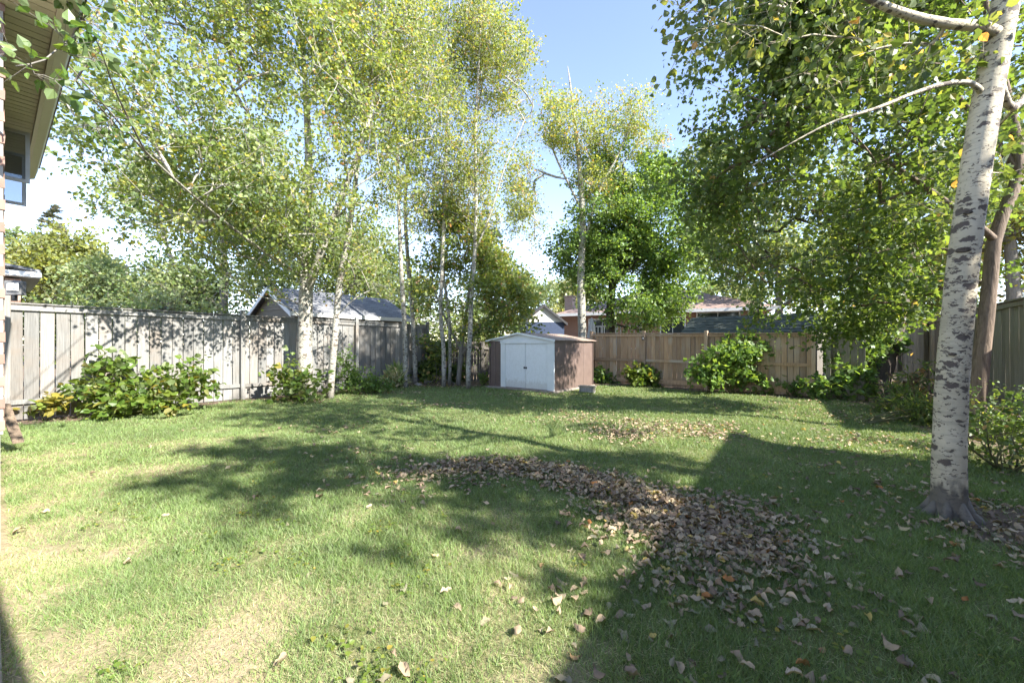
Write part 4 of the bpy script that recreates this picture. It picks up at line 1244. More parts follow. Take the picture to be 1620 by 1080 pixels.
# back maple
root = thing('maple_tree', 'dark green maple with forked trunk behind the cedar fence', 'tree', (P(966,540,18)[0], 18, 0))
grow(root, [[P(966,540,18)[:2] + (0.0, 0.24)] + tr([(966,530,18,0.2),(966,480,18,0.18),(972,440,18,0.14),(985,390,18,0.11),(992,330,18,0.08),(985,260,18,0.04)]),
            tr([(968,460,18,0.10),(958,420,18,0.09),(955,360,18,0.07),(970,300,18,0.03)]),
            tr([(970,450,18,0.10),(1010,410,17.6,0.08),(1060,380,17.2,0.05),(1100,350,17,0.02)])],
     [bp(1000,360,18,3.0,2.4,2.6), bp(950,420,18,1.9,1.8,1.6), bp(1050,410,17.5,2.0,1.8,1.7), bp(985,290,18,2.1,1.6,1.6), bp(1010,490,17.4,1.9,1.5,0.9), bp(1060,300,17.6,1.4,1.3,1.4), bp(900,385,17.6,0.9,1,0.9), bp(985,440,17.8,2.2,1.6,1.3), bp(1040,480,17.3,1.3,1.2,0.9)],
     620, 42, 62000, 'poplar', 0.125, MT['deep_leaf'], tint_basic(0.62, 0.2), MT['dark_bark'], twig=0.5, ascend=0.25, up=0.55, droop=0.3, gap=0.2, spread=0.14, flat=0.5)

# amber-green small tree hanging over the shed
q = (P(725, 600, 14.0)[0], 14.0)
root = thing('small_maple', 'bushy small tree with amber tinged leaves hanging over the left of the shed', 'tree', (q[0], q[1], 0))
grow(root, [[(q[0], q[1], 0.0, 0.09), (q[0]+0.1, q[1], 1.2, 0.075), (q[0]+0.3, q[1]-0.1, 2.6, 0.05), (q[0]+0.5, q[1]-0.2, 4.2, 0.02)],
            [(q[0]+0.1, q[1], 1.0, 0.05), (q[0]+0.9, q[1]-0.3, 2.2, 0.04), (q[0]+1.9, q[1]-0.5, 2.9, 0.015)],
            [(q[0]+0.1, q[1], 1.2, 0.05), (q[0]-0.5, q[1]+0.1, 2.4, 0.035), (q[0]-0.9, q[1]+0.2, 3.4, 0.012)]],
     [bp(755,440,13.6,1.6,1.1,1.3), bp(815,480,13.2,0.95,0.8,0.75), bp(700,450,14.2,0.9,0.9,1.5), bp(780,390,13.8,1.1,1.0,1.0), bp(690,560,14.4,0.5,0.5,0.9), bp(725,350,14,1.0,0.9,0.9), bp(770,520,13.7,0.9,0.6,0.5)],
     260, 43, 17000, 'maple', 0.10, MT['amber_leaf'], tint_basic(0.42, 0.16, 0.05), MT['grey_bark'], twig=0.42, ascend=0.3, up=0.45, droop=0.35, gap=0.3, spread=0.12)

# ------------------------------------------------------------------ right side trees
b = gp(1501, 815)
dP = b[1]
root = thing('poplar_tree', 'large leaning white poplar trunk with dark bark marks at the right', 'tree', (b[0], b[1], 0))
grow(root, [tr([(1500,838,dP,0.1402),(1500,818,dP,0.1245),(1501,795,dP,0.1109),(1501,750,dP,0.1046),(1502,690,dP,0.1016),(1505,620,dP,0.0996),(1513,520,dP,0.0977),(1523,420,dP,0.0946),(1535,330,dP,0.0934),(1551,220,dP,0.0922),(1570,110,dP,0.0884),(1588,20,dP,0.0841),(1606,-110,dP,0.0778),(1625,-260,dP,0.0685),(1650,-480,dP,0.0561),(1670,-800,dP,0.0312),(1680,-1100,dP,0.0093)]),
            tr([(1582,55,dP,0.0467),(1550,42,dP-0.1,0.0386),(1500,38,dP-0.2,0.0342),(1440,25,dP-0.25,0.0312),(1380,0,dP-0.3,0.0261),(1290,-60,dP-0.3,0.0187),(1180,-120,dP-0.2,0.0113),(1100,-130,dP,0.0050)]),
            tr([(1556,150,dP,0.0249),(1535,131,dP-0.08,0.0187),(1490,134,dP-0.15,0.0162),(1440,150,dP-0.2,0.0137),(1385,172,dP-0.25,0.0113),(1320,192,dP-0.3,0.0081),(1255,225,dP-0.3,0.0050),(1190,262,dP-0.3,0.0025)]),
            tr([(1572,100,dP,0.0312),(1600,170,dP+0.2,0.0280),(1640,130,dP+0.4,0.0218),(1720,40,dP+0.6,0.0125)]),
            tr([(1600,-60,dP,0.0374),(1520,-160,dP+0.5,0.0312),(1400,-250,dP+1.0,0.0218),(1250,-300,dP+1.6,0.0093)])],
     [bp(1430,60,dP-0.1,1.0,0.7,0.45,0.9), bp(1280,120,dP-0.1,0.8,0.6,0.5,0.8), bp(1120,20,dP+0.3,0.5,0.5,0.3,0.35), bp(1380,230,dP+0.1,0.7,0.5,0.4,0.7), bp(1240,290,dP+0.1,0.5,0.4,0.35,0.35),
      bp(1560,260,dP+0.9,0.6,0.5,0.7,0.4), bp(1200,-120,dP+0.4,1.3,1.0,0.8,1.6), bp(1480,-350,dP+0.5,2.0,1.7,1.5,3.2), bp(1640,-700,dP,2.4,2.2,2.2,4.5)],
     330, 51, 9500, 'poplar', 0.082, MT['shade_poplar_leaf'], tint_basic(0.38, 0.15, 0.015), MT['white_bark'], twig=0.34, nsub=4, ascend=0.1, up=0.15, droop=0.4, nparts=280, gap=0.25, spread=0.06, near_min=1.7, minr=0.0035, trunk_sides=28, wob=0.05, step=0.10)
# dead branch stubs and scars on the trunk
def trunk_details(root):
    eyes = MB()
    for (px, py, s, R) in ((1524, 398, 0.032, 0.095), (1555, 208, 0.021, 0.092), (1531, 340, 0.019, 0.093), (1562, 160, 0.024, 0.090), (1507, 560, 0.017, 0.0985)):
        c = Vector(P(px, py, dP)); inv = world_of(root).translation
        to = Vector((-c.x, -c.y, 0)).normalized()
        rgt = Vector((-to.y, to.x, 0))
        b0 = len(eyes.v)
        rs = random.Random(px)
        for (k, rr_, out) in ((0, 1.0, -0.004), (1, 0.75, 0.007), (2, 0.42, 0.006), (3, 0.15, 0.002)):
            for q_ in range(14):
                a = q_ * math.pi / 7
                x = math.cos(a) * s * 1.5 * rr_ * rs.uniform(0.9, 1.1); z = math.sin(a) * s * 0.75 * rr_ * rs.uniform(0.9, 1.1)
                eyes.v.append(tuple(c - inv + rgt * x + Vector((0, 0, z)) + to * (math.sqrt(max(R * R - x * x, 1e-5)) + out)))
        for k in range(3):
            for q_ in range(14):
                eyes.f.append((b0+k*14+q_, b0+k*14+(q_+1)%14, b0+(k+1)*14+(q_+1)%14, b0+(k+1)*14+q_))
        eyes.f.append(tuple(b0 + 42 + q_ for q_ in range(14)))
    add('branch_scar', eyes, MT['dark_bark'], root, smooth=True)
trunk_details(root)
def trunk_roots(root):
    mb = MB(); inv = world_of(root).translation; rr = random.Random(8)
    c = Vector((b[0], b[1], 0)) - inv
    for k in range(8):
        a = k * math.pi / 4 + rr.uniform(-0.25, 0.25); L = rr.uniform(0.17, 0.27)
        dr = Vector((math.cos(a), math.sin(a), 0))
        mb.tube([c + dr * 0.09 + Vector((0, 0, rr.uniform(0.12, 0.2))), c + dr * 0.115 + Vector((0, 0, 0.06)), c + dr * 0.15 + Vector((0, 0, 0.005)), c + dr * L + Vector((0, 0, -0.04))], [0.015, 0.036, 0.04, 0.025], 8, True, 0.4, k)
    add('root_flare', mb, MT['white_bark'], root, smooth=True)['kind'] = 'stuff'
trunk_roots(root)

b = gp(1543, 692)
dM = b[1]
root = thing('maple_tree', 'maple with brown leaning trunk and dense drooping crown filling the upper right', 'tree', (b[0], b[1], 0))
grow(root, [tr([(1541,697,dM,0.1210),(1543,660,dM,0.1037),(1550,590,dM,0.0979),(1558,520,dM,0.0922),(1566,450,dM,0.0864),(1572,385,dM,0.0835),(1590,330,dM,0.0749),(1612,270,dM,0.0691),(1600,180,dM,0.0576),(1570,60,dM,0.0461),(1540,-100,dM,0.0288),(1520,-300,dM,0.0115)]),
            tr([(1574,380,dM,0.0518),(1540,350,dM-0.1,0.0432),(1470,300,dM+0.2,0.0346),(1380,240,dM+0.4,0.0259),(1280,190,dM+0.5,0.0173),(1180,150,dM+0.5,0.0086)]),
            tr([(1610,270,dM,0.0518),(1540,180,dM+0.3,0.0403),(1440,80,dM+0.6,0.0288),(1330,-20,dM+0.8,0.0173),(1220,-80,dM+0.8,0.0086)]),
            tr([(1572,390,dM,0.0346),(1530,400,dM+0.6,0.0288),(1450,390,dM+1.4,0.0230),(1350,400,dM+1.8,0.0144),(1250,420,dM+2.0,0.0069)])],
     [bp(1380,230,dM+0.6,2.6,1.7,1.8), bp(1230,170,dM+0.7,1.6,1.5,1.7), bp(1180,280,dM+1.0,1.25,1.2,1.0), bp(1420,20,dM+0.8,2.6,1.9,1.9), bp(1240,30,dM+0.8,1.6,1.5,1.3), bp(1270,400,dM+1.6,1.6,1.1,0.9), bp(1400,430,dM+1.2,1.1,0.9,0.8),
      bp(1330,500,dM+2.4,0.9,0.6,0.45), bp(1590,320,dM+0.8,0.9,0.9,1.2), bp(1500,-250,dM+0.5,3.0,2.6,2.2), bp(1530,400,dM+1.8,0.7,0.7,0.7), bp(1230,480,dM+2.6,0.7,0.6,0.45), bp(1130,110,dM+0.8,0.75,1.0,1.0), bp(1120,220,dM+1.0,0.7,0.9,0.8), bp(1345,515,dM+2.3,0.8,0.5,0.45), bp(1420,480,dM+1.6,0.7,0.5,0.5), bp(1390,560,dM+3.0,0.5,0.4,0.3)],
     950, 52, 70000, 'maple', 0.092, MT['maple_leaf'], tint_basic(0.47, 0.11, 0.008), MT['brown_bark'], twig=0.42, nsub=4, ascend=0.1, up=0.55, droop=0.4, nparts=240, gap=0.25, spread=0.12, near_min=2.6, flat=0.5)

# unseen tree added outside the picture on the right to dapple the lawn
def shade_tree(label, x, y, blobs, ncl, nl, seed, gap=0.6):
    root = thing('poplar_tree', label, 'tree', (x, y, 0), 'unseen poplars added right of the yard')
    zt = max(b[2] for b in blobs)
    grow(root, [[(x, y, -0.1, 0.2), (x + 0.1, y, zt * 0.5, 0.14), (x, y + 0.1, zt, 0.07), (x, y, zt + 1.5, 0.02)]], blobs, ncl, seed, nl, 'poplar', 0.085, MT['shade_poplar_leaf'], tint_basic(0.45, 0.2), MT['aspen_bark'],
         twig=0.38, ascend=0.3, up=0.2, droop=0.3, gap=gap, gscale=1.1, spread=0.06)
shade_tree('unseen poplar added behind the right fence to dapple the lawn', 7.4, -0.9, [(7.0, -0.8, 6.3, 2.2, 1.9, 1.5), (6.2, -0.6, 7.4, 2.0, 1.8, 1.3), (7.6, 0.4, 6.6, 1.6, 1.4, 1.2), (6.7, -1.8, 6.4, 0.9, 0.8, 0.6), (4.7, -0.5, 7.3, 1.3, 0.9, 0.5), (4.9, -1.5, 6.6, 0.9, 0.5, 0.35)], 190, 15000, 97, 1.1)

# old vine-grown trunk at the back right corner
q = (P(1385, 640, 11.0)[0], 11.0)
root = thing('old_tree', 'dark vine covered old trunk leaning at the back right corner', 'tree', (q[0], q[1], 0))
grow(root, [tr([(1372,648,11,0.42),(1380,610,11,0.36),(1396,560,11,0.33),(1410,510,11,0.30),(1425,440,11,0.25),(1436,380,11,0.20),(1450,300,11.2,0.14),(1470,150,11.4,0.06)]),
            tr([(1412,500,11,0.14),(1380,440,11.2,0.11),(1330,370,11.6,0.07),(1280,310,12,0.03)])],
     [bp(1380,330,11.4,2.4,1.6,2.0), bp(1240,330,12.2,2.2,1.5,1.6), bp(1170,400,13,1.7,1.3,1.1), bp(1500,250,11.6,2.0,1.6,2.2)],
     300, 53, 17000, 'poplar', 0.12, MT['far_leaf'], tint_basic(0.45, 0.2), MT['dark_bark'], twig=0.5, ascend=0.2, up=0.5, droop=0.3, gap=0.4, spread=0.14)

# ------------------------------------------------------------------ shrubs and plants
def shrub(name, label, cat, bx, by, blobs, ncl, nl, seed, kind='broad', size=0.12, mat='shrub_leaf', tint=(0.5, 0.17), nstem=5, nparts=0, stem='stem', twig=0.22, up=0.7, group=None, spread=0.04, droop=0.25, rust=0.0, sr=0.008):
    root = thing(name, label, cat, (bx, by, 0), group)
    rg = np.random.default_rng(seed)
    tops = sample_blobs(rg, blobs, nstem)
    trunks = []
    for t in tops:
        a = np.array([bx, by, 0]) + np.append(rg.normal(size=2) * 0.05, -0.02)
        m = (a + t) / 2 + rg.normal(size=3) * 0.05; m[2] = abs(m[2]) + 0.05
        trunks.append([tuple(a) + (sr * 1.6,), tuple(m) + (sr * 1.2,), tuple(t) + (sr * 0.5,)])
    grow(root, trunks, blobs, ncl, seed, nl, kind, size, MT[mat], tint_basic(tint[0], tint[1], rust), MT[stem], twig=twig, nsub=3, ascend=0.2, up=up, droop=droop, spread=spread, minr=0.0025, nparts=nparts, crown_name='foliage', near_min=0.8, trunk_sides=5, wob=0)
    return root

bx, by = gp(225, 655)
shrub('leafy_shrub', 'wide leafy green shrub in front of the sunlit left fence', 'shrub', bx, by,
      [bp(175,620,by-0.2,0.75,0.5,0.45), bp(255,620,by+0.1,0.85,0.5,0.45), bp(160,650,by-0.3,0.55,0.35,0.25), bp(300,605,by+0.4,0.45,0.4,0.45), bp(215,640,by-0.3,1.0,0.4,0.3), bp(185,590,by,0.4,0.3,0.3), bp(165,572,by,0.22,0.2,0.10), bp(245,580,by,0.15,0.15,0.14), bp(312,582,by+0.4,0.25,0.2,0.12), bp(325,595,by+0.5,0.2,0.2,0.1)], 140, 1700, 61, size=0.118, nstem=20, nparts=280, tint=(0.6, 0.17), twig=0.3)
bx, by = gp(75, 664)
shrub('seedling', 'yellowing broad leaved seedling left of the wide leafy shrub', 'plant', bx, by, [bp(75,643,by,0.32,0.15,0.13)], 14, 60, 62, size=0.15, nstem=4, nparts=60, tint=(0.9, 0.1), twig=0.15)
bx, by = gp(465, 634)
shrub('leafy_shrub', 'broad leaved bright green shrub at the foot of the thickest poplar', 'shrub', bx, by,
      [bp(455,600,by,0.45,0.35,0.3), bp(480,618,by-0.1,0.7,0.35,0.2), bp(415,597,by,0.3,0.25,0.10), bp(465,570,by,0.28,0.25,0.10), bp(500,600,by,0.25,0.25,0.2)], 50, 420, 63, size=0.135, nstem=12, nparts=220, tint=(0.6, 0.13), twig=0.28)
bx, by = gp(562, 622)
shrub('vine_shrub', 'small leaved dark green shrub right of the leaning slim poplar', 'shrub', bx, by,
      [bp(560,600,by,0.55,0.3,0.35), bp(545,575,by+0.2,0.25,0.2,0.5), bp(590,610,by,0.5,0.3,0.2)], 80, 2200, 64, size=0.075, nstem=8, mat='deep_leaf', kind='poplar')
bx, by = gp(628, 613)
shrub('tall_grass', 'tuft of tall pale grass at the fence left of the twin poplars', 'plant', bx, by, [bp(627,598,by,0.25,0.2,0.25)], 40, 700, 65, kind='slim', size=0.30, mat='grass', tint=(0.7, 0.15), nstem=6, up=0.0, twig=0.1, droop=-0.5)
bx, by = gp(672, 606)
shrub('vine_shrub', 'low dark green undergrowth between the fence end and the slender poplars', 'shrub', bx, by, [bp(680,585,by,0.5,0.3,0.35), bp(695,560,by+0.3,0.4,0.3,0.5), bp(720,590,by+0.2,0.4,0.3,0.3)], 80, 2200, 66, size=0.10, nstem=8, mat='shrub_leaf', tint=(0.4, 0.2), kind='broad')
bx, by = gp(767, 610)
shrub('seedling', 'little bright seedling left of the shed front corner', 'plant', bx, by, [bp(767,600,by,0.18,0.15,0.12)], 10, 60, 67, size=0.11, nstem=4, nparts=30, tint=(0.6, 0.1), twig=0.12)
bx, by = gp(1013, 611)
shrub('leafy_shrub', 'rounded bright green shrub in front of the cedar fence lamp post', 'shrub', bx, by, [bp(1014,595,by,0.55,0.4,0.32), bp(1030,600,by,0.4,0.3,0.25)], 70, 1000, 68, size=0.13, nstem=9, nparts=160, tint=(0.62, 0.14))
bx, by = gp(955, 606)
shrub('creeping_plant', 'low dark creeping plant at the corner of shed and cedar fence', 'plant', bx, by, [bp(945,592,by,0.3,0.2,0.3), bp(965,600,by,0.5,0.25,0.16)], 45, 900, 69, size=0.09, nstem=6, mat='deep_leaf', kind='broad')
bx, by = gp(1160, 622)
shrub('large_shrub', 'large spreading dark green shrub covering the middle of the cedar fence', 'shrub', bx, by,
      [bp(1150,580,by,1.05,0.5,0.6), bp(1185,560,by+0.1,0.75,0.5,0.5), bp(1120,595,by,0.6,0.4,0.3), bp(1200,605,by-0.1,0.8,0.4,0.3), bp(1160,545,by+0.2,0.4,0.3,0.3)], 150, 2500, 70, kind='maple', size=0.135, nstem=12, nparts=200, mat='deep_leaf', tint=(0.5, 0.2), twig=0.26)
bx, by = gp(1255, 627)
shrub('low_shrub', 'low dark green shrub at the right end of the cedar fence', 'shrub', bx, by, [bp(1262,614,by,0.4,0.3,0.16)], 18, 240, 71, kind='maple', size=0.11, nstem=8, mat='deep_leaf', tint=(0.45, 0.2), nparts=60)
bx, by = gp(1330, 632)
shrub('vine_shrub', 'dense vine covered shrub in front of the dark leaning old trunk', 'shrub', bx, by,
      [bp(1335,600,by,0.65,0.4,0.5), bp(1350,555,by+0.3,0.7,0.4,0.55), bp(1300,610,by,0.4,0.3,0.3), bp(1400,540,by+0.6,0.6,0.4,0.4), bp(1350,520,by+0.2,0.6,0.4,0.3)], 130, 3000, 72, kind='maple', size=0.13, nstem=12, mat='deep_leaf', tint=(0.5, 0.22), nparts=120)
bx, by = gp(1440, 655)
shrub('wild_plant', 'ragged green weeds with dry stalks left of the big poplar trunk', 'plant', bx, by, [bp(1430,640,by,0.5,0.5,0.25), bp(1455,600,by+0.5,0.3,0.3,0.5), bp(1410,630,by+0.6,0.3,0.3,0.3)], 50, 700, 73, kind='slim', size=0.17, mat='maple_leaf', tint=(0.45, 0.2), nstem=10, rust=0.1)
bx, by = gp(1425, 642)
shrub('dead_plant', 'withered brown dead plant lying below the old vine covered trunk', 'plant', bx, by, [bp(1420,620,by+0.3,0.35,0.3,0.25), bp(1440,605,by+0.4,0.3,0.3,0.3)], 40, 420, 74, kind='broad', size=0.11, mat='dry_leaf', tint=(0.35, 0.2), nstem=10, stem='dead_stem', droop=0.7)
bx, by = gp(1590, 745)
shrub('wild_plant', 'tall fine leaved green weeds right of the big poplar trunk', 'plant', bx, by, [bp(1585,690,by,0.45,0.4,0.42), bp(1610,655,by+0.5,0.5,0.4,0.4), bp(1640,700,by,0.5,0.4,0.4), bp(1560,660,by+0.8,0.4,0.3,0.35)], 95, 1900, 75, kind='poplar', size=0.055, mat='maple_leaf', tint=(0.5, 0.13), nstem=16, twig=0.2)
bx, by = gp(1470, 690)
shrub('wild_plant', 'sparse green weeds behind the foot of the big poplar trunk', 'plant', bx - 0.2, by + 1.0, [bp(1462,655,by+1.0,0.5,0.3,0.22)], 50, 900, 76, kind='slim', size=0.14, mat='maple_leaf', tint=(0.5, 0.2), nstem=8)

def stone(px, py, s, label, seed):
    x, y = gp(px, py); rr = random.Random(seed)
    mb = MB(); n = 12
    prof = [(0.55, -0.1), (0.95, 0.1), (1.0, 0.3), (0.78, 0.58), (0.4, 0.74)]
    for r_, z in prof:
        for k in range(n):
            q_ = r_ * s * rr.uniform(0.85, 1.12)
            mb.v.append((q_ * math.cos(k * 2 * math.pi / n) * 1.2, q_ * math.sin(k * 2 * math.pi / n), z * s * rr.uniform(0.9, 1.1)))
    for i in range(len(prof) - 1):
        for k in range(n):
            mb.f.append((i*n+k, i*n+(k+1) % n, (i+1)*n+(k+1) % n, (i+1)*n+k))
    mb.f.append(tuple((len(prof)-1)*n + k for k in range(n)))
    o = add('stone', mb, MT['stone'], None, frame((x, y, 0), rr.random() * 3), smooth=True)
    tag(o, label, 'stone')
stone(674, 606, 0.20, 'rounded grey stone on the soil at the fence end post', 1)
stone(662, 610, 0.13, 'small grey stone lying left of the larger rounded stone', 2)

# ------------------------------------------------------------------ background trees
def far_tree(label, px, base_d, blobs, ncl, nl, seed, size, mat, tint=(0.5, 0.2), gap=0.3, kind='diamond', group='trees beyond the fences', bark='grey_bark', name='leafy_tree', ztop=None, up=0.35):
    x = (px - 810) / F * base_d
    zt = max(b[2] + b[5] * 0.4 for b in blobs)
    root = thing(name, label, 'tree', (x, base_d, 0), group)
    trunk = [(x, base_d, -0.1, 0.26), (x + 0.1, base_d, zt * 0.35, 0.20), (x, base_d + 0.1, zt * 0.7, 0.12), (x, base_d, zt, 0.03)]
    grow(root, [trunk], blobs, int(ncl * 1.3), seed, int(nl * 1.2), kind, size * 1.12, MT[mat], tint_basic(tint[0], tint[1]), MT[bark], twig=0.75, nsub=4, ascend=0.3, up=up, droop=0.2, gap=gap, spread=0.25, minr=0.012, trunk_sides=8, gscale=0.45, step=0.8)

far_tree('yellow green maple beyond the left end of the grey fence', 95, 26, [bp(90,430,26,3.3,2.4,2.4), bp(140,440,26,2.6,2.0,1.8), bp(40,450,26,2.4,2.0,1.8), bp(95,390,26,2.0,1.6,1.3)], 190, 13000, 81, 0.22, 'far_yellow', (0.3, 0.17))
far_tree('pale green tree right of the yellow green maple', 200, 24, [bp(200,450,24,2.0,1.6,1.6), bp(230,430,24,1.3,1.3,1.1), bp(160,455,23,1.6,1.3,1.4)], 120, 8000, 82, 0.19, 'far_pale', (0.45, 0.2), 0.4)
far_tree('hazy blue green tree far behind at the left edge of the sky', 25, 42, [bp(25,400,42,3.2,2.5,2.4), bp(60,430,42,3,2.5,2)], 100, 6000, 83, 0.3, 'far_pale', (0.25, 0.15), 0.5)
far_tree('dark green bushy tree left of the garage roof', 268, 21, [bp(260,455,21,1.6,1.4,1.3), bp(300,460,20,1.5,1.3,1.2), bp(265,420,21,1.1,1.0,0.9)], 140, 9000, 84, 0.16, 'far_leaf', (0.3, 0.2))
far_tree('tall light green tree behind the thickest poplar', 350, 20, [bp(330,455,20,2.4,2.0,1.6), bp(420,450,19,2.2,1.8,1.5), bp(350,400,20,2.5,2.0,2.2), bp(300,330,20.5,2.6,2.0,2.2), bp(230,290,21,1.9,1.6,1.5), bp(410,350,20,2.4,2.0,2.4), bp(380,260,21,2.6,2,2)], 360, 26000, 85, 0.15, 'far_pale', (0.45, 0.22), 0.35)
far_tree('mid green tree behind the garage roof', 545, 23, [bp(540,440,23,2.8,2.0,1.8), bp(620,440,23,2.2,1.8,1.7), bp(600,390,23,2.2,1.8,2.0), bp(500,380,23,2.2,1.8,2.0)], 230, 17000, 86, 0.17, 'far_leaf', (0.6, 0.2), 0.4)
far_tree('small pale shrub tree peeping over the left fence', 262, 15, [bp(262,488,15,0.35,0.3,0.35)], 24, 1000, 87, 0.1, 'far_pale', (0.6, 0.15), 0)
far_tree('pale willow beyond the white outbuilding', 905, 46, [bp(905,465,46,3.0,2.5,2.2), bp(890,490,46,3,2.5,1.5), bp(930,480,46,2.5,2,1.8)], 110, 7500, 88, 0.3, 'far_pale', (0.8, 0.15), 0.2)
far_tree('airy green tree left of the white outbuilding', 845, 34, [bp(845,470,34,1.6,1.4,1.2), bp(820,455,34,1.6,1.4,1.2)], 60, 3500, 89, 0.22, 'far_pale', (0.3, 0.15), 0.4)
far_tree('blue green tree right of the brown hip roof', 1230, 24, [bp(1230,420,24,3.4,2.4,2.8), bp(1150,370,24,2.6,2.0,2.6), bp(1130,280,24,2.0,1.8,2.2), bp(1310,430,24,3,2.4,2.6)], 260, 16000, 90, 0.2, 'far_leaf', (0.55, 0.2), 0.4)
far_tree('distant green tree peeping above the brown hip roof', 1130, 48, [bp(1125,462,48,3.5,2.5,1.2), bp(1180,470,48,3,2.5,1.0)], 60, 3500, 91, 0.3, 'far_pale', (0.5, 0.2), 0.3)
far_tree('yellow green tree behind the right side fence', 1600, 15, [bp(1600,380,15,2.4,1.8,2.4), bp(1500,420,15.5,1.8,1.5,1.6), bp(1680,300,15,2.6,2,3), bp(1560,260,15.5,2,1.8,2)], 200, 11000, 92, 0.15, 'far_yellow', (0.45, 0.2), 0.45)
far_tree('mid green tree filling the gap behind the old leaning trunk', 1420, 19, [bp(1400,470,19,2.4,1.8,1.6), bp(1330,450,19,2.2,1.8,1.8), bp(1330,545,18,1.8,1.5,1.2), bp(1470,440,19,2.2,1.8,2)], 190, 11000, 93, 0.17, 'far_leaf', (0.5, 0.2), 0.2)

far_tree('low hedge beyond the left fence between the pale trees', 180, 17, [bp(130,515,15,1.6,1.0,1.0), bp(240,515,16,1.6,1.0,0.9), bp(340,515,17,1.6,1.0,0.8), bp(60,520,13,1.5,1.0,1.0), bp(180,545,14,2.0,1.0,1.0), bp(320,545,16,2.0,1.0,1.0)], 170, 9000, 101, 0.13, 'far_leaf', (0.45, 0.2), 0.0)
far_tree('dense green hedge behind the low picket fence', 730, 19, [bp(640,500,19,2.0,1.0,1.6), bp(700,500,19.5,1.8,1.0,1.7), bp(770,500,19,1.6,1.0,1.6), bp(600,520,18.5,1.6,1.0,1.2), bp(730,540,18,2.4,1.0,1.2), bp(810,530,19,1.2,1.0,1.0)], 190, 12000, 102, 0.14, 'far_leaf', (0.5, 0.22), 0.0)

def spruce(label, px, py_top, d, zb, rmax, seed, mat, tint, nl=9000, size=0.16):
    x, _, zt = P(px, py_top, d)
    root = thing('spruce_tree', label, 'tree', (x, d, 0), 'trees beyond the fences')
    rg = np.random.default_rng(seed)
    add('trunk', MB().tube([(0, 0, -0.1), (0, 0, zt - 0.1)], [0.2, 0.02], 8), MT['dark_bark'], root)
    mb = MB(); pos, yd = [], []
    n = 120
    for i in range(n):
        t = rg.random() ** 0.75
        z = zt - (zt - zb) * t
        L = rmax * t ** 0.9 * rg.uniform(0.65, 1.1) + 0.12
        a = rg.random() * 2 * math.pi
        dr = np.array([math.cos(a), math.sin(a), 0.25 - 0.5 * t])
        p0 = np.array([x, d, z]); m = nl // n
        s = rg.random(m) ** 0.6
        lat = rg.normal(size=(m, 3)) * np.array([1, 1, 0.35]) * (0.08 + 0.16 * L * (1 - s))[:, None]
        pp = p0 + dr * (L * s)[:, None] + lat; pp[:, 2] -= 0.12 * L * s * s
        pos.append(pp); yd.append(np.tile(dr, (m, 1)) + rg.normal(size=(m, 3)) * 0.5 + np.array([0, 0, -0.15]))
        mb.tube([(0, 0, z), tuple(dr * L * 0.95 + np.array([0, 0, z]))], [0.03, 0.006], 3, False)
    o = add('limbs', mb, MT['dark_bark'], root); o['kind'] = 'stuff'
    pos = np.vstack(pos); yd = np.vstack(yd)
    nm = rg.normal(size=pos.shape) * 0.5 + np.array([0, 0, 1])
    leaves_to_objects(root, 'slim', MT[mat], pos, frames(yd, nm), size * rg.uniform(0.7, 1.4, len(pos)), np.clip(rg.normal(tint, 0.2, len(pos)), 0, 1), 0)
spruce('spruce with brownish cones rising behind the yellow green maple', 84, 326, 30, 3.0, 2.6, 95, 'needle', 0.6, 9000, 0.24)
spruce('dark conifer tip behind the amber tinged small tree', 772, 318, 22, 1.5, 2.0, 96, 'needle', 0.25, 8000, 0.2)

# wire from the eave into the trees
def wire():
    a = Vector(P(84, 128, 4.2)); b = Vector(P(520, 300, 22))
    mb = MB()
    pts = []
    for i in range(25):
        t = i / 24
        p = a.lerp(b, t); p.z -= 0.6 * 4 * t * (1 - t) * 0.5
        pts.append(tuple(p - a))
    mb.tube(pts, 0.006, 5)
    o = add('service_wire', mb, MT['black'], None, Matrix.Translation(a), smooth=True)
    tag(o, 'thin black service wire running from the house eave into the poplars', 'wire')
wire()

# ------------------------------------------------------------------ grass
def in_yard(x, y):
    dl, db, dc, dr = fence_dist(x, y)
    ok = (dl > 0.03) & (db > 0.1) & (dc > 0.05) & (dr > 0.05)
    d = (SHED_FR - SHED_FL).normalized(); q = Vector((-d.y, d.x))
    sx = (x - SHED_FL.x) * d.x + (y - SHED_FL.y) * d.y; sy = (x - SHED_FL.x) * q.x + (y - SHED_FL.y) * q.y
    ok &= ~((sx > -0.08) & (sx < 2.6) & (sy > -0.12) & (sy < 2.6))
    wall = (x - HC.x) * WN.x + (y - HC.y) * WN.y; al = (x - HC.x) * WT.x + (y - HC.y) * WT.y
    ok &= ~((wall < 0.02) & (al > -0.02))
    return ok

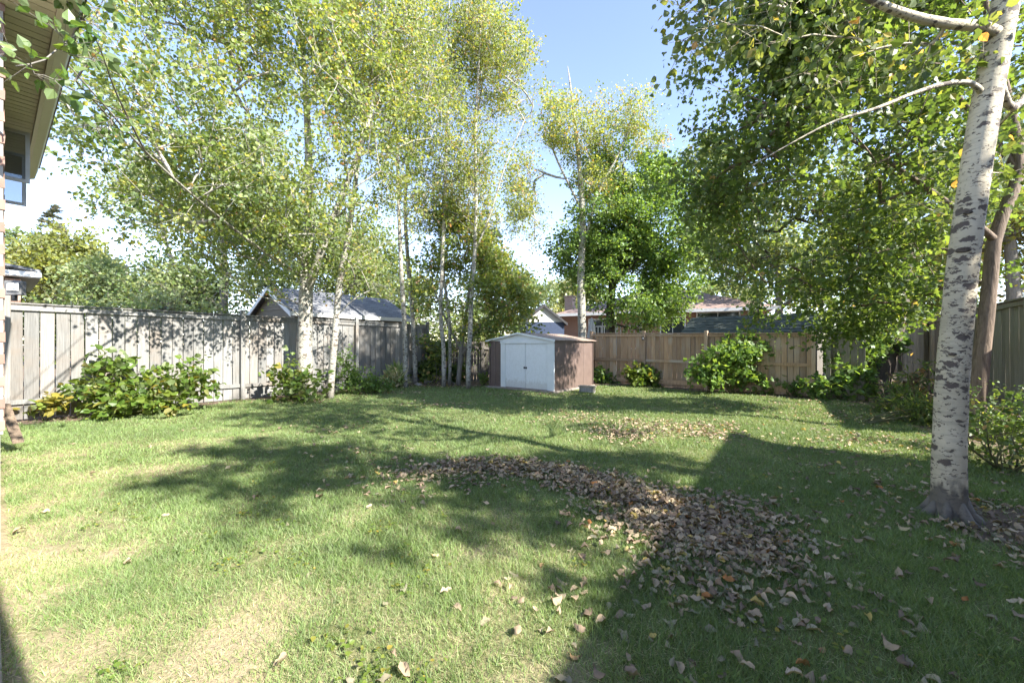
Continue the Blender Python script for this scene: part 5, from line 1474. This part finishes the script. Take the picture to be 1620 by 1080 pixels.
def build_grass():
    rg = np.random.default_rng(7)
    out = []
    for (d0, d1, dens, hw) in ((1.25, 2.6, 19000, 1.0), (2.6, 4.2, 10500, 1.35), (4.2, 7.0, 3900, 1.9), (7.0, 10.5, 1500, 3.0), (10.5, 15.2, 700, 4.4)):
        xm = 1.33 * d1 + 0.4
        n = int(dens * 2 * xm * (d1 - d0))
        x = rg.uniform(-xm, xm, n); y = rg.uniform(d0, d1, n)
        k = (np.abs(x) < 1.33 * y + 0.4)
        x, y = x[k], y[k]
        k = in_yard(x, y)
        x, y = x[k], y[k]
        s = soil_of(x, y); dr = dry_of(x, y)
        tuft = fbm(x * 3.2, y * 3.2, 31)
        keep = rg.random(len(x)) < (1 - 0.93 * sstep(0.25, 0.75, s)) * (1 - 0.2 * sstep(0.4, 0.95, dr)) * (0.55 + 0.45 * sstep(0.3, 0.6, tuft))
        x, y, dr, tuft = x[keep], y[keep], dr[keep], tuft[keep]
        n = len(x)
        h = rg.uniform(0.018, 0.056, n) * (0.55 + 1.1 * tuft) * (1 - 0.25 * dr)
        w = 0.0019 * hw * rg.uniform(0.6, 1.5, n)
        a = rg.random(n) * 2 * math.pi; la = rg.random(n) * 2 * math.pi
        lean = h * rg.uniform(0.2, 1.1, n)
        z = gz(x, y) - 0.003
        B0 = np.stack([x - np.cos(a) * w, y - np.sin(a) * w, z], -1)
        B1 = np.stack([x + np.cos(a) * w, y + np.sin(a) * w, z], -1)
        T = np.stack([x + np.cos(la) * lean, y + np.sin(la) * lean, z + h], -1)
        t = np.clip(0.36 + 0.42 * (dr - 0.25) + rg.normal(0, 0.13, n) + (vnoise(x * 1.3, y * 1.3, 44) - 0.5) * 0.25, 0, 1)
        st_ = rg.random(n) < 0.11 + 0.5 * dr
        t = np.where(st_, rg.uniform(0.72, 1.0, n), t)
        T[st_, 2] = z[st_] + h[st_] * 0.35; T[st_, 0] += np.cos(la[st_]) * h[st_] * 0.8; T[st_, 1] += np.sin(la[st_]) * h[st_] * 0.8
        out.append((np.stack([B0, B1, T], 1), t))
    V = np.concatenate([o[0] for o in out]).reshape(-1, 3); t = np.concatenate([o[1] for o in out])
    me = np_mesh('grass', V, 3, np.arange(len(V)), MT['grass'], t)
    o = place(bpy.data.objects.new('grass', me))
    tag(o, 'patchy green and straw coloured lawn grass covering the yard', 'grass', kind='stuff')
    # broad weeds and clover among the blades
    n = 170
    cy = 1.4 + 4.2 * rg.random(n) ** 1.4; cx = rg.uniform(-1.3, 1.3, n) * cy
    k = in_yard(cx, cy) & (soil_of(cx, cy) < 0.6) & (dry_of(cx, cy) < 0.45); cx, cy = cx[k], cy[k]
    m = 14
    px = (cx[:, None] + rg.normal(size=(len(cx), m)) * 0.045).ravel(); py = (cy[:, None] + rg.normal(size=(len(cx), m)) * 0.045).ravel()
    pos = np.stack([px, py, gz(px, py) + rg.uniform(0.012, 0.035, len(px))], -1)
    yd = rg.normal(size=pos.shape) * np.array([1, 1, 0.25]); nm = rg.normal(size=pos.shape) * 0.3 + np.array([0, 0, 1])
    V, Fc = leaf_proto('poplar'); R = frames(yd, nm); sz = rg.uniform(0.012, 0.034, len(px))
    VV = np.einsum('nij,kj->nki', R, V) * sz[:, None, None] + pos[:, None, :]
    fl = np.concatenate([np.array(f) for f in Fc]); L = (np.arange(len(px))[:, None] * len(V) + fl[None, :]).ravel()
    me = np_mesh('lawn_weeds', VV.reshape(-1, 3), np.tile([4, 4], len(px)), L, MT['shrub_leaf'], np.repeat(np.clip(rg.normal(0.75, 0.15, len(px)), 0, 1), 2))
    o = place(bpy.data.objects.new('lawn_weeds', me)); tag(o, 'low clover and broad leaved weeds scattered through the lawn', 'weeds', kind='stuff')
    print('grass blades', len(t))
build_grass()

# ------------------------------------------------------------------ fallen leaves
def fallen():
    rg = np.random.default_rng(17)
    protos = []
    for k in range(16):
        ny, nx = 6, 3
        curl = rg.uniform(-1.1, 1.6); bend = rg.uniform(-0.8, 0.9); tw = rg.uniform(-0.7, 0.7)
        V = []
        for i in range(ny):
            t = i / (ny - 1)
            wdt = 0.36 * (math.sin(math.pi * min(1, t * 0.93 + 0.07)) ** 0.75) * (1 - 0.25 * t) + 0.01
            for j in range(nx):
                s = (j - 1) * wdt
                zz = abs(s) * curl * 0.9 + 0.075 * rg.normal() + bend * (t - 0.5) ** 2 * 0.8 + s * tw * (t - 0.5) * 2
                V.append((s * (1 - 0.2 * abs(curl)) + 0.035 * rg.normal(), t - 0.5 + 0.03 * rg.normal(), zz))
        V = np.array(V); V[:, 2] -= V[:, 2].min() - 0.02
        # stalk
        b0 = len(V)
        V = np.vstack([V, [[-0.012, -0.5, V[1, 2]], [0.012, -0.5, V[1, 2]], [0.03 * rg.normal(), -0.85, V[1, 2] + 0.05]]])
        Fc = []
        for i in range(ny - 1):
            for j in range(nx - 1):
                a = i * nx + j
                Fc.append((a, a + 1, a + nx + 1, a + nx))
        Fc.append((b0, b0 + 1, b0 + 2))
        protos.append((V, Fc))
    # where they lie
    P_, Z_, S_ = [], [], []
    def put(px, py, n, sx, sy, h=0.0):
        """cloud of leaves round a lawn point; sx, sy in metres"""
        c = gp(px, py); n = int(n * 1.45)
        x = c[0] + rg.normal(size=n) * sx; y = c[1] + rg.normal(size=n) * sy
        g = np.exp(-0.5 * (((x - c[0]) / sx) ** 2 + ((y - c[1]) / sy) ** 2))
        P_.append(np.stack([x, y], -1)); Z_.append(0.65 * h * g * rg.random(n)); S_.append(np.full(n, 1.0))
    for (px, py, n, sx, sy, h) in ((665,752,130,0.25,0.22,0.03),(730,742,190,0.28,0.2,0.05),(800,742,260,0.28,0.2,0.07),(870,752,250,0.28,0.2,0.07),(930,765,260,0.26,0.2,0.08),(990,785,300,0.26,0.22,0.10),(1035,805,330,0.24,0.2,0.12),
                                   (1075,830,320,0.22,0.2,0.12),(1125,855,260,0.22,0.18,0.09),(1180,880,170,0.22,0.18,0.06),(1140,815,200,0.3,0.22,0.06),(1200,835,120,0.3,0.25,0.03),
                                   (1000,830,110,0.25,0.2,0.03),(1090,900,110,0.25,0.2,0.03),(1020,680,190,0.5,0.35,0.05),(980,690,130,0.3,0.3,0.05),(1100,675,110,0.5,0.25,0.03),(950,665,90,0.6,0.3,0.02),(1130,690,90,0.3,0.25,0.04),
                                   (900,650,60,0.7,0.4,0),(700,640,60,0.5,0.25,0.02),(510,680,30,0.5,0.3,0),(1060,950,60,0.4,0.25,0),(1250,930,60,0.5,0.3,0),(640,770,60,0.5,0.25,0),(560,720,40,0.6,0.3,0),
                                   (1380,700,140,0.7,0.5,0.02),(1500,800,110,0.45,0.35,0.02),(1580,850,150,0.4,0.35,0.02),(1450,760,80,0.6,0.5,0),(1330,660,110,0.8,0.5,0),(1200,640,60,1.0,0.3,0),
                                   (640,608,120,0.9,0.35,0),(720,612,110,0.7,0.25,0),(600,622,90,0.7,0.25,0),(480,634,70,0.6,0.25,0),(850,625,50,0.9,0.15,0),(1400,640,90,0.8,0.4,0.02)):
        put(px, py, n, sx, sy, h)
    n = 280      # strays over the whole lawn, more towards the right
    y = 1.35 + 9.5 * rg.random(n) ** 1.7; u = rg.uniform(-1.3, 1.3, n); x = u * y
    k = rg.random(n) < 0.25 + 0.75 * sstep(-0.9, 0.5, u)
    P_.append(np.stack([x, y], -1)[k]); Z_.append(np.zeros(k.sum())); S_.append(np.full(k.sum(), 1.05))
    n = 40       # the bottom centre of the picture
    y = rg.uniform(1.55, 2.3, n); u = rg.uniform(-0.35, 1.1, n)
    P_.append(np.stack([u * y, y], -1)); Z_.append(np.zeros(n)); S_.append(np.full(n, 1.0))
    XY = np.vstack(P_); Zp = np.concatenate(Z_); S = np.concatenate(S_)
    k = in_yard(XY[:, 0], XY[:, 1]) & (np.hypot(XY[:, 0] - 3.58, XY[:, 1] - 3.32) > 0.24)
    XY, Zp, S = XY[k], Zp[k], S[k]
    N = len(XY)
    size = S * rg.uniform(0.034, 0.076, N) * 1.0
    g = gz(XY[:, 0], XY[:, 1]) + 0.012 + Zp + rg.random(N) * 0.012
    tilt = rg.normal(size=(N, 2)) * np.where(Zp > 0.005, 0.45, 0.2)[:, None]
    ang = rg.random(N) * 2 * math.pi
    yd = np.stack([np.cos(ang), np.sin(ang), tilt[:, 0] * 0.7], -1)
    nm = np.stack([tilt[:, 0], tilt[:, 1], np.where(rg.random(N) < 0.35, -1.0, 1.0)], -1)
    R = frames(yd, nm)
    kind = rg.integers(0, len(protos), N)
    tint = np.clip(rg.normal(0.46, 0.24, N), 0, 0.88)
    tint = np.where(rg.random(N) < 0.025, 0.94, tint); tint = np.where(rg.random(N) < 0.015, 1.0, tint)
    pos = np.stack([XY[:, 0], XY[:, 1], g], -1)
    down = R[:, 2, 2] < 0
    pos[down, 2] += size[down] * 0.25
    u = pos[:, 0] / pos[:, 1] * F + 810; v = HOR - (pos[:, 2] - CAMZ) / pos[:, 1] * F
    vis = (u > -8) & (u < 1628) & (v < 1088)
    score = np.where(vis, size / pos[:, 1], 0)
    idx = np.argsort(-score)[:300]
    tv = np.array([0.1, 0.25, 0.4, 0.55, 0.7, 0.84, 0.94, 1.0])
    cache = {}
    for i in idx:
        ti = int(np.argmin(np.abs(tv - tint[i]))); key = (int(kind[i]), ti)
        if key not in cache:
            V, Fc = protos[key[0]]
            me = bpy.data.meshes.new('fallen_leaf'); me.from_pydata([tuple(q) for q in V], [], Fc); me.materials.append(MT['dry_leaf'])
            at = me.attributes.new('tint', 'FLOAT', 'FACE'); at.data.foreach_set('value', [float(tv[ti])] * len(Fc))
            me.polygons.foreach_set('use_smooth', [True] * len(Fc))
            cache[key] = me
        m = np.eye(4); m[:3, :3] = R[i] * size[i]; m[:3, 3] = pos[i]
        o = bpy.data.objects.new('fallen_leaf', cache[key])
        place(o, None, Matrix(m.tolist()))
        col = ('dark brown', 'brown', 'brown', 'tan', 'pale tan', 'pale tan', 'yellow', 'rust red')[ti]
        if u[i] < 450: where = 'on sunlit grass at the bottom left'
        elif u[i] < 760: where = 'on sunlit grass at the bottom centre'
        elif u[i] < 960 and v[i] > 900: where = 'along the shade edge at the bottom'
        elif v[i] > 1000: where = 'on shaded grass at the bottom edge' if u[i] < 1280 else 'in the shaded bottom right corner'
        elif v[i] > 905: where = 'on shaded grass below the leaf pile' if u[i] < 1280 else 'on shaded grass below the poplar trunk'
        elif u[i] > 1400: where = 'near the foot of the big poplar trunk'
        elif u[i] > 1180: where = 'between leaf pile and poplar trunk'
        elif u[i] > 1050: where = 'in the near end of the leaf pile'
        else: where = 'in the middle of the leaf pile'
        look = 'large' if size[i] > 0.072 else ('small' if size[i] < 0.055 else 'middling')
        lab = f'{look} {col} dry leaf lying {where}'
        tag(o, lab, 'fallen leaf', lab.replace('dry leaf', 'dry leaves'))
    rest = np.ones(N, bool); rest[idx] = False
    VV, LL, TT, tints, off = [], [], [], [], 0
    for kk, (V, Fc) in enumerate(protos):
        s = np.where(rest & (kind == kk))[0]
        if len(s) == 0: continue
        A = np.einsum('nij,kj->nki', R[s], V) * size[s][:, None, None] + pos[s][:, None, :]
        fl = np.concatenate([np.array(f) for f in Fc])
        LL.append((np.arange(len(s))[:, None] * len(V) + fl[None, :] + off).ravel())
        TT.append(np.tile(np.array([len(f) for f in Fc]), len(s))); tints.append(np.repeat(tint[s], len(Fc)))
        VV.append(A.reshape(-1, 3)); off += len(s) * len(V)
    me = np_mesh('leaf_litter', np.vstack(VV), np.concatenate(TT), np.concatenate(LL), MT['dry_leaf'], np.concatenate(tints), smooth=True)
    o = place(bpy.data.objects.new('leaf_litter', me))
    tag(o, 'brown dry leaf litter raked into piles across the lawn', 'leaf litter', kind='stuff')
fallen()
